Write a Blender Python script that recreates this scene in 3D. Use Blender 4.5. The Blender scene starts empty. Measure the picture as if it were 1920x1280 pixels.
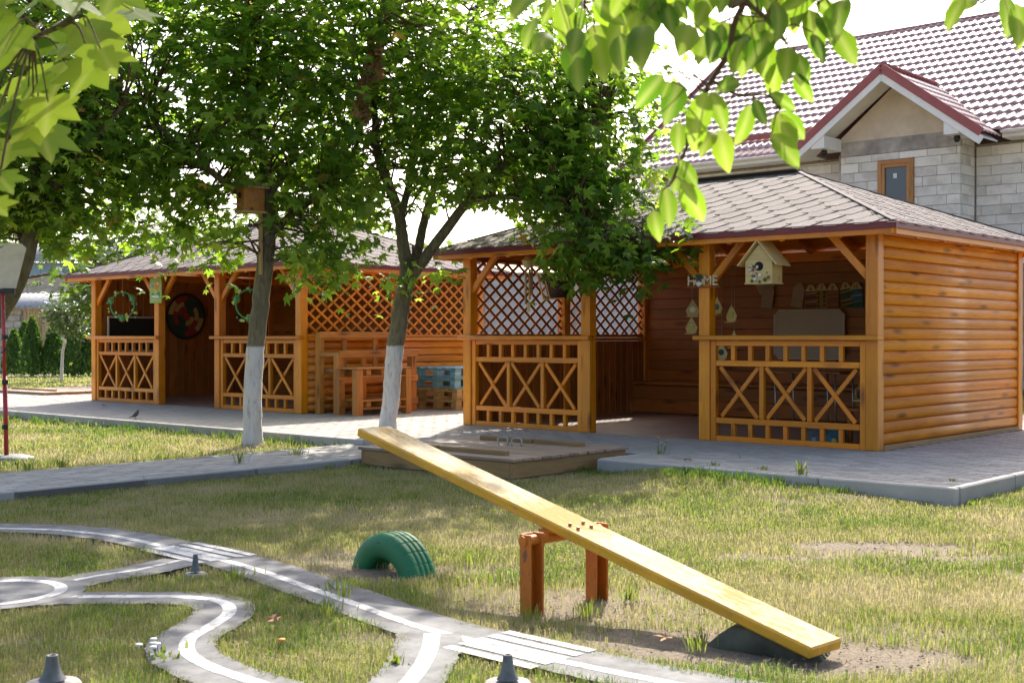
import bpy, math, random
import numpy as np
from mathutils import Vector, Matrix
R = math.radians
rnd = random.Random(7)
rng = np.random.default_rng(11)
scene = bpy.context.scene
col = scene.collection

# ------------------------------------------------------------------ camera, sky, sun, exposure
F, HY, CX, HC = 2350.0, 632.0, 960.0, 1.0            # focal length in photo pixels, horizon row, centre column, eye height
cam_d = bpy.data.cameras.new('camera')
cam_d.sensor_width = 36.0
cam_d.lens = F / 1920 * 36
cam_d.clip_start, cam_d.clip_end = 0.05, 3000
cam_d.dof.use_dof = True
cam_d.dof.focus_distance = 11.5
cam_d.dof.aperture_fstop = 9.0
cam = bpy.data.objects.new('camera', cam_d)
cam.location = (0, 0, HC)
cam.rotation_euler = (R(90) - math.atan((640 - HY) / F), 0, 0)
col.objects.link(cam)
scene.camera = cam

SUN = Vector((0.17, 1.12, 1.0)).normalized()           # towards the sun
elev = math.asin(SUN.z)
world = bpy.data.worlds.new('World'); scene.world = world
world.use_nodes = True
wn, wl = world.node_tree.nodes, world.node_tree.links
sky = wn.new('ShaderNodeTexSky'); sky.sky_type = 'NISHITA'; sky.sun_disc = False
sky.sun_elevation = elev
sky.sun_rotation = math.atan2(SUN.x, SUN.y)
sky.air_density, sky.dust_density, sky.ozone_density = 0.8, 4.0, 0.6
wl.new(sky.outputs[0], wn['Background'].inputs[0])
wn['Background'].inputs[1].default_value = 0.15
sl = bpy.data.lights.new('sun', 'SUN'); sl.energy = 4.0; sl.angle = R(0.55); sl.color = (1, .93, .82)
so = bpy.data.objects.new('sun', sl); so.location = (3, 20, 18)
so.rotation_euler = (-SUN).to_track_quat('-Z', 'Y').to_euler()
col.objects.link(so)
scene.view_settings.view_transform = 'Standard'; scene.view_settings.look = 'None'
scene.view_settings.exposure = 1.22; scene.view_settings.gamma = 1.0
scene.view_settings.use_curve_mapping = False
scene.cycles.use_denoising = True
scene.cycles.max_bounces = 8; scene.cycles.diffuse_bounces = 5; scene.cycles.transparent_max_bounces = 6
scene.cycles.sample_clamp_indirect = 6.0

ZG = -0.10                                             # lawn level; z = 0 is the paving
def gp(px, py, z=ZG):
    d = F * (HC - z) / (py - HY)
    return Vector(((px - CX) / F * d, d, z))
def pt(px, py, d):
    return Vector(((px - CX) / F * d, d, HC + (HY - py) / F * d))
TH = R(-41.8); U = Vector((math.cos(TH), math.sin(TH), 0)); V = Vector((-math.sin(TH), math.cos(TH), 0))
A0 = Vector((-.564, 14.33, 0)); AW, AD = 5.05, 3.5
B1 = Vector((-2.758, 16.37, 0)); BW, BD = 5.25, 3.5
B0 = B1 - BW * U
def la(x, y, z=0): return A0 + U * x + V * y + Vector((0, 0, z))

# ------------------------------------------------------------------ materials
class NT:
    def __init__(s, name):
        s.m = bpy.data.materials.new(name); s.m.use_nodes = True
        s.n, s.l = s.m.node_tree.nodes, s.m.node_tree.links
        s.b = s.n['Principled BSDF']; s.out = s.n['Material Output']
    def node(s, t, **kw):
        n = s.n.new(t)
        for k, v in kw.items():
            if k.startswith('i_'):
                k = k[2:]; n.inputs[int(k) if k.isdigit() else k.replace('_', ' ')].default_value = v
            else: setattr(n, k, v)
        return n
    def link(s, a, b): s.l.new(a, b)
    def ramp(s, fac, stops):
        r = s.node('ShaderNodeValToRGB'); e = r.color_ramp.elements
        while len(e) < len(stops): e.new(.5)
        for q, (p, c) in zip(e, stops): q.position = p; q.color = (*c, 1)
        s.link(fac, r.inputs[0]); return r.outputs[0]
    def mix(s, fac, a, b, mode='MIX'):
        m = s.node('ShaderNodeMix', data_type='RGBA', blend_type=mode)
        for i, v in ((0, fac), (6, a), (7, b)):
            if hasattr(v, 'links'): s.link(v, m.inputs[i])
            else: m.inputs[i].default_value = v if i == 0 else (*v, 1)
        return m.outputs[2]
    def bump(s, h, strength, dist=.01):
        b = s.node('ShaderNodeBump', i_Strength=strength, i_Distance=dist); s.link(h, b.inputs['Height']); s.link(b.outputs[0], s.b.inputs['Normal'])
    def objcoord(s, scale=(1, 1, 1), shift=True):
        tc = s.node('ShaderNodeTexCoord'); mp = s.node('ShaderNodeMapping'); mp.inputs['Scale'].default_value = scale
        s.link(tc.outputs['Object'], mp.inputs[0])
        if shift:
            oi = s.node('ShaderNodeObjectInfo'); cb = s.node('ShaderNodeMath', operation='MULTIPLY'); cb.inputs[1].default_value = 37
            s.link(oi.outputs['Random'], cb.inputs[0]); s.link(cb.outputs[0], mp.inputs['Location']); s.rand = oi.outputs['Random']
        return mp.outputs[0]
    def noise(s, vec, scale, detail=4, rough=.55, dist=0):
        n = s.node('ShaderNodeTexNoise', i_Scale=scale, i_Detail=detail, i_Roughness=rough, i_Distortion=dist)
        if vec is not None: s.link(vec, n.inputs['Vector'])
        return n.outputs[0]
    def jitter(s, colour, lo=.82, hi=1.15, hue=.005):
        h = s.node('ShaderNodeHueSaturation'); m = s.node('ShaderNodeMapRange', i_To_Min=lo, i_To_Max=hi)
        s.link(s.rand, m.inputs[0]); s.link(m.outputs[0], h.inputs['Value']); s.link(colour, h.inputs['Color'])
        m2 = s.node('ShaderNodeMapRange', i_To_Min=.5 + hue, i_To_Max=.5 - hue); f = s.node('ShaderNodeMath', operation='FRACT'); k = s.node('ShaderNodeMath', operation='MULTIPLY'); k.inputs[1].default_value = 7.31
        s.link(s.rand, k.inputs[0]); s.link(k.outputs[0], f.inputs[0]); s.link(f.outputs[0], m2.inputs[0]); s.link(m2.outputs[0], h.inputs['Hue'])
        return h.outputs[0]
    def done(s, colour=None, rough=.6, **kw):
        if colour is not None:
            if hasattr(colour, 'links'): s.link(colour, s.b.inputs['Base Color'])
            else: s.b.inputs['Base Color'].default_value = (*colour, 1)
        if hasattr(rough, 'links'): s.link(rough, s.b.inputs['Roughness'])
        else: s.b.inputs['Roughness'].default_value = rough
        for k, v in kw.items(): s.b.inputs[k.replace('_', ' ')].default_value = v
        return s.m

def wood(name, dark, light, knot, rough=.42, jl=.8, jh=1.15, coat=.0, weather=None, ks=1.0):
    t = NT(name); v = t.objcoord((1.2, 16, 16))
    g = t.noise(v, 1.6, 6, .6, .8)
    c = t.ramp(g, [(.28, dark), (.52, light), (.75, tuple(.5 * (a + b) for a, b in zip(dark, light)))])
    v2 = t.objcoord((1.7 * ks, 7 * ks, 7 * ks))
    vo = t.node('ShaderNodeTexVoronoi', i_Scale=1.0, i_Randomness=1.0); t.link(v2, vo.inputs['Vector'])
    kf = t.node('ShaderNodeMapRange', i_From_Min=.07, i_From_Max=.24, i_To_Min=.9, i_To_Max=0.0); t.link(vo.outputs['Distance'], kf.inputs[0])
    c = t.mix(kf.outputs[0], c, knot)
    v3 = t.objcoord((2.2, 3, 3)); bl = t.noise(v3, 1.3, 3)
    blr = t.node('ShaderNodeMapRange', i_From_Min=.35, i_From_Max=.7, i_To_Min=0.0, i_To_Max=.38); t.link(bl, blr.inputs[0])
    c = t.mix(blr.outputs[0], c, weather or tuple(.72 * a for a in dark))
    c = t.jitter(c, jl, jh)
    t.bump(g, .25, .004)
    return t.done(c, rough, Coat_Weight=coat, Coat_Roughness=.25)

def plain(name, c, rough=.6, var=.12, scale=14, bump=.0, **kw):
    t = NT(name); v = t.objcoord(); n = t.noise(v, scale, 5, .6)
    lo = tuple(max(0, a * (1 - var * 1.6)) for a in c); hi = tuple(min(1, a * (1 + var)) for a in c)
    cc = t.ramp(n, [(.3, lo), (.7, hi)])
    if bump: t.bump(n, bump, .01)
    return t.done(cc, rough, **kw)

M = {}
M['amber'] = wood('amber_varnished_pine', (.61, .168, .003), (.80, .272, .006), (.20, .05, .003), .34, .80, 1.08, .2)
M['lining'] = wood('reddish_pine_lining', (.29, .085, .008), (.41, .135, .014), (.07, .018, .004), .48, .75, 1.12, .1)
M['pallet_orange'] = wood('stained_pallet_wood', (.36, .135, .022), (.54, .235, .045), (.12, .04, .01), .6, .75, 1.15)
M['pallet_raw'] = wood('raw_pallet_wood', (.38, .25, .09), (.58, .42, .18), (.18, .1, .04), .75, .8, 1.12)
M['pallet_blue'] = wood('blue_painted_pallet', (.15, .35, .47), (.23, .50, .64), (.08, .2, .27), .6, .85, 1.1)
M['deck'] = wood('weathered_deck_boards', (.25, .165, .11), (.36, .25, .175), (.13, .08, .05), .6, .8, 1.12)
M['deck_side'] = wood('stained_deck_side', (.24, .13, .045), (.35, .2, .075), (.1, .05, .02), .65, .85, 1.1)
M['deck_side_pale'] = wood('honey_deck_side', (.45, .26, .09), (.6, .38, .15), (.25, .13, .05), .65, .9, 1.1)
M['birch'] = wood('pale_craft_plywood', (.48, .34, .12), (.66, .50, .22), (.4, .25, .08), .55, .9, 1.1, 0, (.5, .36, .14))
M['shedwood'] = wood('sun_bleached_shed_boards', (.42, .27, .13), (.58, .42, .24), (.2, .12, .06), .8)
M['grey_wood'] = wood('grey_raw_tag_wood', (.30, .22, .15), (.4, .31, .22), (.25, .18, .12), .7, .95, 1.05, 0, (.3, .22, .15))

def shingle_mat():
    t = NT('granular_shingle'); v = t.objcoord(); n = t.noise(v, 420, 2, .7); n2 = t.noise(v, 6, 3)
    c = t.ramp(n, [(.3, (.095, .08, .078)), (.55, (.175, .15, .143)), (.75, (.27, .235, .225))])
    c = t.mix(.25, c, t.ramp(n2, [(.3, (.12, .10, .095)), (.7, (.21, .18, .172))])); c = t.jitter(c, .86, 1.12, .006)
    t.bump(n, .5, .003); return t.done(c, .9, Specular_IOR_Level=.25)
M['shingle'] = shingle_mat()
def paver_mat(name, a, b):
    t = NT(name); v = t.objcoord(); n = t.noise(v, 160, 4, .7); n2 = t.noise(v, 4, 4)
    c = t.ramp(n, [(.3, a), (.7, b)]); c = t.mix(.3, c, t.ramp(n2, [(.35, tuple(x * .7 for x in a)), (.7, b)])); c = t.jitter(c, .82, 1.14, .008)
    t.bump(n, .3, .003); return t.done(c, .8)
M['paver'] = paver_mat('grey_concrete_paver', (.32, .295, .262), (.44, .41, .368))
M['kerb'] = paver_mat('pale_kerb_concrete', (.33, .315, .285), (.45, .43, .395))
M['joint'] = plain('sandy_joint_bed', (.17, .155, .13), .95, .3, 60)
M['asphalt'] = plain('grey_screed', (.185, .183, .18), .9, .28, 9, .25)

M['drip'] = plain('wine_red_sheet_metal', (.16, .022, .03), .35, .1, 5)
M['block'] = (lambda t: (lambda v: t.done(t.jitter(t.mix(.45, t.ramp(t.noise(v, 2.4, 5, .65), [(.36, (.46, .43, .38)), (.52, (.74, .72, .68)), (.7, (.80, .78, .75))]), t.ramp(t.noise(v, 40, 3), [(.3, (.64, .62, .58)), (.7, (.82, .80, .77))])), .86, 1.08, .006), .9))(t.objcoord()))(NT('aerated_concrete'))
M['mortar'] = plain('grey_mortar', (.34, .32, .29), .95, .2, 12)
M['lintel'] = plain('stained_grey_concrete', (.38, .355, .33), .9, .3, 3)
M['plywood'] = plain('beige_gable_board', (.62, .54, .44), .8, .12, 2)
M['whitepaint'] = plain('white_painted_metal', (.78, .77, .75), .45, .04, 4)
M['tile'] = plain('wine_red_metal_tile', (.32, .15, .14), .5, .08, 3, 0, Coat_Weight=1.0, Coat_Roughness=.5)
M['tiletrim'] = plain('dusty_red_trim', (.33, .085, .08), .45, .08, 5)
M['winframe'] = wood('oak_window_foil', (.36, .15, .035), (.48, .22, .06), (.3, .12, .03), .4)
M['glass'] = NT('dark_window_glass').done((.05, .05, .055), .04, Specular_IOR_Level=.9)
M['black'] = plain('black_plastic', (.012, .012, .013), .45, .1, 8)
M['blackboard'] = plain('dull_blackboard', (.012, .016, .014), .5, .3, 5)
M['red_pole'] = plain('red_painted_steel', (.42, .03, .03), .35, .06, 8)
M['steel'] = plain('dull_steel', (.42, .42, .40), .35, .1, 20, 0, Metallic=.7)
M['zinc'] = plain('grey_cone_cast', (.13, .14, .143), .65, .25, 25, .2)
M['concrete'] = plain('pale_concrete_disc', (.36, .34, .31), .9, .3, 18, .2)
M['grey_rubber'] = plain('faded_olive_rubber', (.085, .09, .06), .8, .3, 9, .2)
def painted(name, c, under, thr=.63, scale=9, rough=.45, stretch=(1, 1, 1), grime=(.1, .07, .04)):
    t = NT(name); v = t.objcoord(stretch); n = t.noise(v, scale, 8, .7, .5); n2 = t.noise(v, scale * .35, 4); n3 = t.noise(v, scale * 6, 3)
    base = t.ramp(n2, [(.3, tuple(x * .7 for x in c)), (.65, c)]); g = t.node('ShaderNodeMapRange', i_From_Min=.52, i_From_Max=.75, i_To_Min=0, i_To_Max=.5); t.link(n3, g.inputs[0]); base = t.mix(g.outputs[0], base, grime)
    k = t.node('ShaderNodeMapRange', i_From_Min=thr, i_From_Max=thr + .03, i_To_Min=0, i_To_Max=.9); t.link(n, k.inputs[0]); c2 = t.mix(k.outputs[0], base, under)
    t.bump(n, .35, .006); return t.done(c2, rough)
M['white_line'] = painted('worn_white_road_paint', (.62, .61, .59), (.22, .215, .205), .545, 18, .8, (1, 1, 1), (.42, .41, .38))
M['yellow'] = painted('chipped_yellow_paint', (.70, .37, .015), (.36, .22, .09), .60, 7, .5, (1.2, 6, 6), (.34, .2, .05))
def worn():
    t = NT('worn_yellow_board_top'); v = t.objcoord((6, 20, 1)); n = t.noise(v, 3.2, 6, .72, .4); v2 = t.objcoord((1.2, 2, 1)); n2 = t.noise(v2, 2, 3)
    s = t.node('ShaderNodeMath', operation='ADD'); t.link(n, s.inputs[0]); t.link(n2, s.inputs[1]); s2 = t.node('ShaderNodeMath', operation='MULTIPLY'); s2.inputs[1].default_value = .5; t.link(s.outputs[0], s2.inputs[0]); s = s2
    c = t.ramp(s.outputs[0], [(.0, (.40, .24, .06)), (.44, (.42, .28, .10)), (.5, (.53, .43, .26)), (.6, (.60, .52, .37))]); t.bump(n, .5, .005); return t.done(c, .9, Specular_IOR_Level=.2)
M['worn'] = worn()
M['rust_orange'] = painted('scuffed_orange_brown_paint', (.58, .165, .012), (.12, .06, .03), .63, 10, .5, (1, 1, .6), (.16, .06, .02))
M['green_rubber'] = painted('flaking_green_paint_on_rubber', (.016, .215, .075), (.02, .035, .025), .62, 11, .55, (1, 1, 1), (.09, .09, .06))
M['soil'] = plain('dry_soil', (.25, .19, .135), .95, .3, 30, .4)
M['stone'] = plain('grey_field_stone', (.30, .28, .25), .9, .25, 12, .3)
M['cream'] = plain('cream_letter_wood', (.62, .54, .38), .6, .08)
M['board_grey'] = plain('grey_fibre_board', (.50, .44, .33), .8, .05, 30)
M['alu'] = plain('pale_aluminium_trim', (.62, .58, .52), .4, .05)
M['bamboo'] = wood('bamboo_tube', (.34, .18, .05), (.5, .30, .10), (.2, .1, .03), .4)
M['wicker'] = plain('dark_wicker', (.05, .025, .012), .7, .4, 30, .4)
M['string'] = plain('jute_string', (.35, .27, .17), .9)
M['gold'] = plain('golden_moss_ball', (.38, .22, .05), .8, .45, 26, .5)
M['bluecloth'] = plain('bright_blue_plastic', (.02, .04, .40), .5)
M['teal'] = plain('teal_painted_card', (.05, .16, .20), .7, .4, 12)
M['redp'] = plain('red_print', (.28, .03, .03), .6); M['tan'] = plain('tan_print', (.42, .28, .09), .6); M['dgreen'] = plain('dark_green_print', (.015, .055, .03), .6)
M['lgreen'] = plain('spring_green_board', (.34, .48, .12), .55); M['orange'] = plain('orange_print', (.75, .27, .03), .6); M['wreathgreen'] = plain('green_hoop', (.03, .30, .12), .5)
M['petal'] = plain('yellow_green_petals', (.50, .52, .10), .6); M['whitep'] = plain('white_print', (.75, .75, .70), .6); M['bluep'] = plain('soft_blue_print', (.18, .34, .5), .6)
M['corr'] = plain('asbestos_sheet', (.44, .43, .42), .9, .2, 5); M['tealsheet'] = plain('pale_teal_sheet_metal', (.32, .42, .44), .6, .1, 4)
M['oldblock'] = plain('old_beige_blockwork', (.50, .45, .37), .95, .2, 4, .1); M['plaster'] = plain('pale_grey_render', (.56, .55, .53), .9, .12, 3)
M['mustard'] = plain('mustard_paint', (.30, .19, .03), .7); M['brick'] = plain('brick_brown_paint', (.22, .085, .04), .7); M['olive'] = plain('olive_paint', (.06, .085, .02), .7)
M['feather'] = plain('grey_brown_feathers', (.09, .075, .065), .8, .3, 30)
M['dirt_leaf'] = plain('dry_brown_leaf', (.33, .18, .08), .8, .3, 20)

def bark(name, dark, light, wash=None):
    t = NT(name); tc = t.node('ShaderNodeTexCoord'); mp = t.node('ShaderNodeMapping'); mp.inputs['Scale'].default_value = (9, 9, 2.2); t.link(tc.outputs['Object'], mp.inputs[0])
    n = t.noise(mp.outputs[0], 3.2, 8, .68, .6); n2 = t.noise(tc.outputs['Object'], 2.2, 3)
    c = t.ramp(n, [(.34, dark), (.62, light)])
    c = t.mix(.35, c, t.ramp(n2, [(.4, (.05, .06, .02)), (.62, light)]))
    if wash:
        sp = t.node('ShaderNodeSeparateXYZ'); t.link(tc.outputs['Object'], sp.inputs[0])
        ad = t.node('ShaderNodeMath', operation='MULTIPLY_ADD'); t.link(n, ad.inputs[0]); ad.inputs[1].default_value = .06; t.link(sp.outputs[2], ad.inputs[2])
        lt = t.node('ShaderNodeMapRange', i_From_Min=wash + .025, i_From_Max=wash + .045, i_To_Min=1, i_To_Max=0); t.link(ad.outputs[0], lt.inputs[0])
        w = t.ramp(n, [(.3, (.30, .27, .24)), (.45, (.60, .57, .54)), (.7, (.68, .66, .63))]); c = t.mix(lt.outputs[0], c, w)
    t.bump(n, .9, .02); return t.done(c, .9)
M['bark'] = bark('grey_brown_bark', (.07, .058, .034), (.235, .195, .12))
M['bark_t1'] = bark('whitewashed_bark_tall', (.07, .058, .034), (.235, .195, .12), 1.0)
M['bark_t2'] = bark('whitewashed_bark_leaning', (.07, .058, .034), (.235, .195, .12), .95)
M['bark_w'] = bark('whitewashed_sapling_bark', (.10, .09, .06), (.2, .17, .12), 1.05)
M['twig'] = bark('reddish_twig_bark', (.06, .03, .015), (.16, .09, .05))

def leafmat(name, stops, trans, rough=.42, tfac=.45, vein=False):
    t = NT(name); a = t.node('ShaderNodeAttribute', attribute_name='tint')
    c = t.ramp(a.outputs['Fac'], stops); tcl = t.ramp(a.outputs['Fac'], trans)
    if vein:
        m = t.node('ShaderNodeAttribute', attribute_name='mid')
        vf = t.node('ShaderNodeMapRange', i_From_Min=.0, i_From_Max=.12, i_To_Min=.45, i_To_Max=0); t.link(m.outputs['Fac'], vf.inputs[0])
        tcl = t.mix(vf.outputs[0], tcl, (.6, .65, .2)); c = t.mix(vf.outputs[0], c, (.2, .25, .06))
    t.done(c, rough, Specular_IOR_Level=.3)
    tr = t.node('ShaderNodeBsdfTranslucent'); t.link(tcl, tr.inputs[0])
    mx = t.node('ShaderNodeMixShader', i_0=tfac); t.link(t.b.outputs[0], mx.inputs[1]); t.link(tr.outputs[0], mx.inputs[2]); t.link(mx.outputs[0], t.out.inputs[0])
    return t.m
G1 = [(0, (.040, .088, .016)), (.5, (.068, .135, .025)), (.93, (.11, .19, .036)), (1, (.2, .16, .04))]
T1 = [(0, (.16, .34, .02)), (.5, (.33, .54, .035)), (.93, (.55, .70, .08)), (1, (.55, .36, .06))]
M['maple'] = leafmat('maple_leaf', G1, T1, .45, .58)
M['maple_near'] = leafmat('near_maple_leaf', [(0, (.05, .10, .02)), (1, (.09, .16, .03))], [(0, (.20, .36, .025)), (1, (.38, .52, .045))], .65, .55, True)
M['plum'] = leafmat('plum_leaf', [(0, (.035, .085, .018)), (1, (.08, .15, .028))], [(0, (.12, .28, .012)), (1, (.37, .54, .03))], .45, .55, True)
M['shrub'] = leafmat('sapling_leaf', [(0, (.05, .09, .03)), (1, (.14, .19, .07))], [(0, (.1, .2, .03)), (1, (.26, .36, .1))], .35, .3)
M['thuja'] = leafmat('thuja_spray', [(0, (.035, .085, .018)), (1, (.09, .17, .03))], [(0, (.09, .21, .02)), (1, (.25, .42, .04))], .6, .3)
M['farleaf'] = leafmat('far_leaf', [(0, (.035, .07, .018)), (1, (.10, .15, .035))], [(0, (.10, .22, .02)), (1, (.30, .42, .06))], .5, .4)
M['dryleaf'] = leafmat('dead_hanging_leaf', [(0, (.25, .13, .06)), (1, (.42, .25, .13))], [(0, (.3, .16, .07)), (1, (.45, .28, .14))], .8, .3)
M['grass'] = leafmat('lawn_blade', [(0, (.070, .130, .022)), (.4, (.17, .21, .042)), (.7, (.36, .325, .14)), (1, (.52, .45, .27))], [(0, (.15, .29, .025)), (.4, (.36, .44, .06)), (.7, (.46, .42, .16)), (1, (.54, .47, .26))], .6, .42)

# ------------------------------------------------------------------ mesh helpers
def tag(o, label=None, cat=None, group=None, kind=None):
    for k, v in (('label', label), ('category', cat), ('group', group), ('kind', kind)):
        if v: o[k] = v
    return o
def link(name, me, parent=None, mat=None, M4=None):
    if mat is not None and not me.materials: me.materials.append(M[mat])
    o = bpy.data.objects.new(name, me); col.objects.link(o)
    if parent is not None: o.parent = parent
    if M4 is not None: o.matrix_basis = M4
    return o
def empty(name, loc, rz=0, label=None, cat=None, group=None):
    o = bpy.data.objects.new(name, None); col.objects.link(o); o.location = loc; o.rotation_euler = (0, 0, rz); o.empty_display_size = .1
    return tag(o, label, cat, group)
def pydata(name, vs, fs, smooth=False):
    me = bpy.data.meshes.new(name); me.from_pydata([tuple(v) for v in vs], [], fs); me.update()
    if smooth: me.polygons.foreach_set('use_smooth', [True] * len(me.polygons))
    return me
# chamfered box topology
def _cb():
    idx = {}; vs = []
    for sx in (-1, 1):
        for sy in (-1, 1):
            for sz in (-1, 1):
                for a in range(3): idx[(sx, sy, sz, a)] = len(vs); vs.append(((sx, sy, sz), a))
    fs = []
    S = (-1, 1)
    for a in range(3):
        b, c = (a + 1) % 3, (a + 2) % 3
        for s in S:
            q = []
            for (p, r) in ((-1, -1), (1, -1), (1, 1), (-1, 1)):
                k = [0, 0, 0]; k[a] = s; k[b] = p; k[c] = r; q.append(idx[(*k, a)])
            fs.append(q if s > 0 else q[::-1])
    for a, b in ((0, 1), (1, 2), (2, 0)):
        c = 3 - a - b
        for sa in S:
            for sb in S:
                k0 = [0, 0, 0]; k0[a] = sa; k0[b] = sb; k1 = list(k0); k0[c] = -1; k1[c] = 1
                q = [idx[(*k0, a)], idx[(*k1, a)], idx[(*k1, b)], idx[(*k0, b)]]
                fs.append(q if sa * sb < 0 else q[::-1])
    for sx in S:
        for sy in S:
            for sz in S:
                q = [idx[(sx, sy, sz, a)] for a in range(3)]
                fs.append(q if sx * sy * sz > 0 else q[::-1])
    return vs, fs
CBV, CBF = _cb()
def cbox(L, W, H, c=.004):
    c = min(c, .3 * min(L, W, H)); h = (L / 2, W / 2, H / 2)
    return [tuple(s[i] * (h[i] - (0 if i == a else c)) for i in range(3)) for s, a in CBV]
_bc = {}
def boxmesh(L, W, H, mat, c=.004):
    k = (round(L, 3), round(W, 3), round(H, 3), mat, c)
    if k not in _bc:
        me = pydata('piece', cbox(L, W, H, c), CBF); me.materials.append(M[mat]); _bc[k] = me
    return _bc[k]
def frame(p0, p1, up=(0, 0, 1)):
    p0, p1 = Vector(p0), Vector(p1); x = (p1 - p0).normalized(); z = Vector(up); z = z - x * z.dot(x)
    if z.length < 1e-4: z = Vector((0, 1, 0)) - x * x.y
    z.normalize(); y = z.cross(x); m = Matrix((x, y, z)).transposed().to_4x4(); m.translation = (p0 + p1) / 2
    return m
def beam(name, p0, p1, w, h, mat, parent=None, up=(0, 0, 1), c=.004):
    return link(name, boxmesh((Vector(p1) - Vector(p0)).length, w, h, mat, c), parent, None, frame(p0, p1, up))
def box(name, ctr, size, mat, parent=None, rz=0, c=.004):
    return link(name, boxmesh(*size, mat, c), parent, None, Matrix.Translation(ctr) @ Matrix.Rotation(rz, 4, 'Z'))
class MB:
    def __init__(s): s.v = []; s.f = []; s.mi = []
    def add(s, vs, fs, mi=0):
        o = len(s.v); s.v += [tuple(v) for v in vs]; s.f += [[i + o for i in f] for f in fs]; s.mi += [mi] * len(fs)
    def box(s, ctr, size, M4=None, c=.003, mi=0):
        m = (M4 or Matrix()) @ Matrix.Translation(ctr); s.add([m @ Vector(v) for v in cbox(*size, c)], CBF, mi)
    def beam(s, p0, p1, w, h, up=(0, 0, 1), c=.003, mi=0):
        m = frame(p0, p1, up); s.add([m @ Vector(v) for v in cbox((Vector(p1) - Vector(p0)).length, w, h, c)], CBF, mi)
    def tube(s, pts, rad, n=8, cap=True, mi=0):
        pts = [Vector(p) for p in pts]; rad = rad if isinstance(rad, (list, tuple)) else [rad] * len(pts)
        o = len(s.v); ref = None
        for i, p in enumerate(pts):
            t = (pts[min(i + 1, len(pts) - 1)] - pts[max(i - 1, 0)]).normalized()
            if ref is None: ref = t.orthogonal().normalized()
            ref = (ref - t * ref.dot(t)); ref = ref.normalized() if ref.length > 1e-5 else t.orthogonal().normalized(); b = t.cross(ref)
            for k in range(n):
                a = 2 * math.pi * k / n; s.v.append(tuple(p + (ref * math.cos(a) + b * math.sin(a)) * rad[i]))
        for i in range(len(pts) - 1):
            for k in range(n):
                k2 = (k + 1) % n; s.f.append([o + i * n + k, o + i * n + k2, o + (i + 1) * n + k2, o + (i + 1) * n + k]); s.mi.append(mi)
        if cap:
            s.f.append([o + k for k in range(n)][::-1]); s.f.append([o + (len(pts) - 1) * n + k for k in range(n)]); s.mi += [mi, mi]
    def lathe(s, prof, ctr=(0, 0, 0), n=24, mi=0):
        o = len(s.v); c = Vector(ctr)
        for r, z in prof:
            for k in range(n): a = 2 * math.pi * k / n; s.v.append((c.x + r * math.cos(a), c.y + r * math.sin(a), c.z + z))
        for i in range(len(prof) - 1):
            for k in range(n): k2 = (k + 1) % n; s.f.append([o + i * n + k, o + i * n + k2, o + (i + 1) * n + k2, o + (i + 1) * n + k]); s.mi.append(mi)
    def prism(s, poly, z0, z1, M4=None, mi=0):
        m = M4 or Matrix(); n = len(poly)
        s.add([m @ Vector((x, y, z)) for z in (z0, z1) for x, y in poly], [list(range(n))[::-1], [n + i for i in range(n)]] + [[i, (i + 1) % n, n + (i + 1) % n, n + i] for i in range(n)], mi)
    def build(s, name, mats, parent=None, smooth=False, M4=None):
        me = pydata(name, s.v, s.f, smooth)
        for m in ([mats] if isinstance(mats, str) else mats): me.materials.append(M[m])
        if any(s.mi): me.polygons.foreach_set('material_index', s.mi)
        return link(name, me, parent, None, M4)
def clip(poly, a, b):                                   # keep the part of poly left of line a->b
    out = []; n = len(poly)
    f = lambda p: (b[0] - a[0]) * (p[1] - a[1]) - (b[1] - a[1]) * (p[0] - a[0])
    for i in range(n):
        p, q = poly[i], poly[(i + 1) % n]; fp, fq = f(p), f(q)
        if fp >= 0: out.append(p)
        if (fp > 0 > fq) or (fp < 0 < fq):
            t = fp / (fp - fq); out.append((p[0] + t * (q[0] - p[0]), p[1] + t * (q[1] - p[1])))
    return out
def area(p): return .5 * abs(sum(p[i][0] * p[(i + 1) % len(p)][1] - p[(i + 1) % len(p)][0] * p[i][1] for i in range(len(p))))
def vnoise(x, y, seed=0):
    x = np.asarray(x, float); y = np.asarray(y, float); xi = np.floor(x).astype(np.int64); yi = np.floor(y).astype(np.int64); fx = x - xi; fy = y - yi
    def h(i, j):
        n = (i * 374761393 + j * 668265263 + seed * 974711) & 0x7fffffff; n = ((n ^ (n >> 13)) * 1274126177) & 0x7fffffff
        return ((n ^ (n >> 16)) & 0xffff) / 65535.0
    fx = fx * fx * (3 - 2 * fx); fy = fy * fy * (3 - 2 * fy)
    return (h(xi, yi) * (1 - fx) + h(xi + 1, yi) * fx) * (1 - fy) + (h(xi, yi + 1) * (1 - fx) + h(xi + 1, yi + 1) * fx) * fy
def npmesh(name, verts, tris, attrs, mat, parent=None, fattr=None, smooth=False):
    me = bpy.data.meshes.new(name); nv, nt = len(verts), len(tris)
    me.vertices.add(nv); me.vertices.foreach_set('co', np.asarray(verts, np.float32).ravel())
    me.loops.add(nt * 3); me.loops.foreach_set('vertex_index', np.asarray(tris, np.int32).ravel())
    me.polygons.add(nt); me.polygons.foreach_set('loop_start', np.arange(0, nt * 3, 3, dtype=np.int32))
    if smooth: me.polygons.foreach_set('use_smooth', np.ones(nt, bool))
    for k, v in attrs.items():
        a = me.attributes.new(k, 'FLOAT', 'POINT'); a.data.foreach_set('value', np.asarray(v, np.float32))
    me.update(calc_edges=True); me.materials.append(M[mat])
    o = bpy.data.objects.new(name, me); col.objects.link(o)
    if parent is not None: o.parent = parent
    return o
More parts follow.
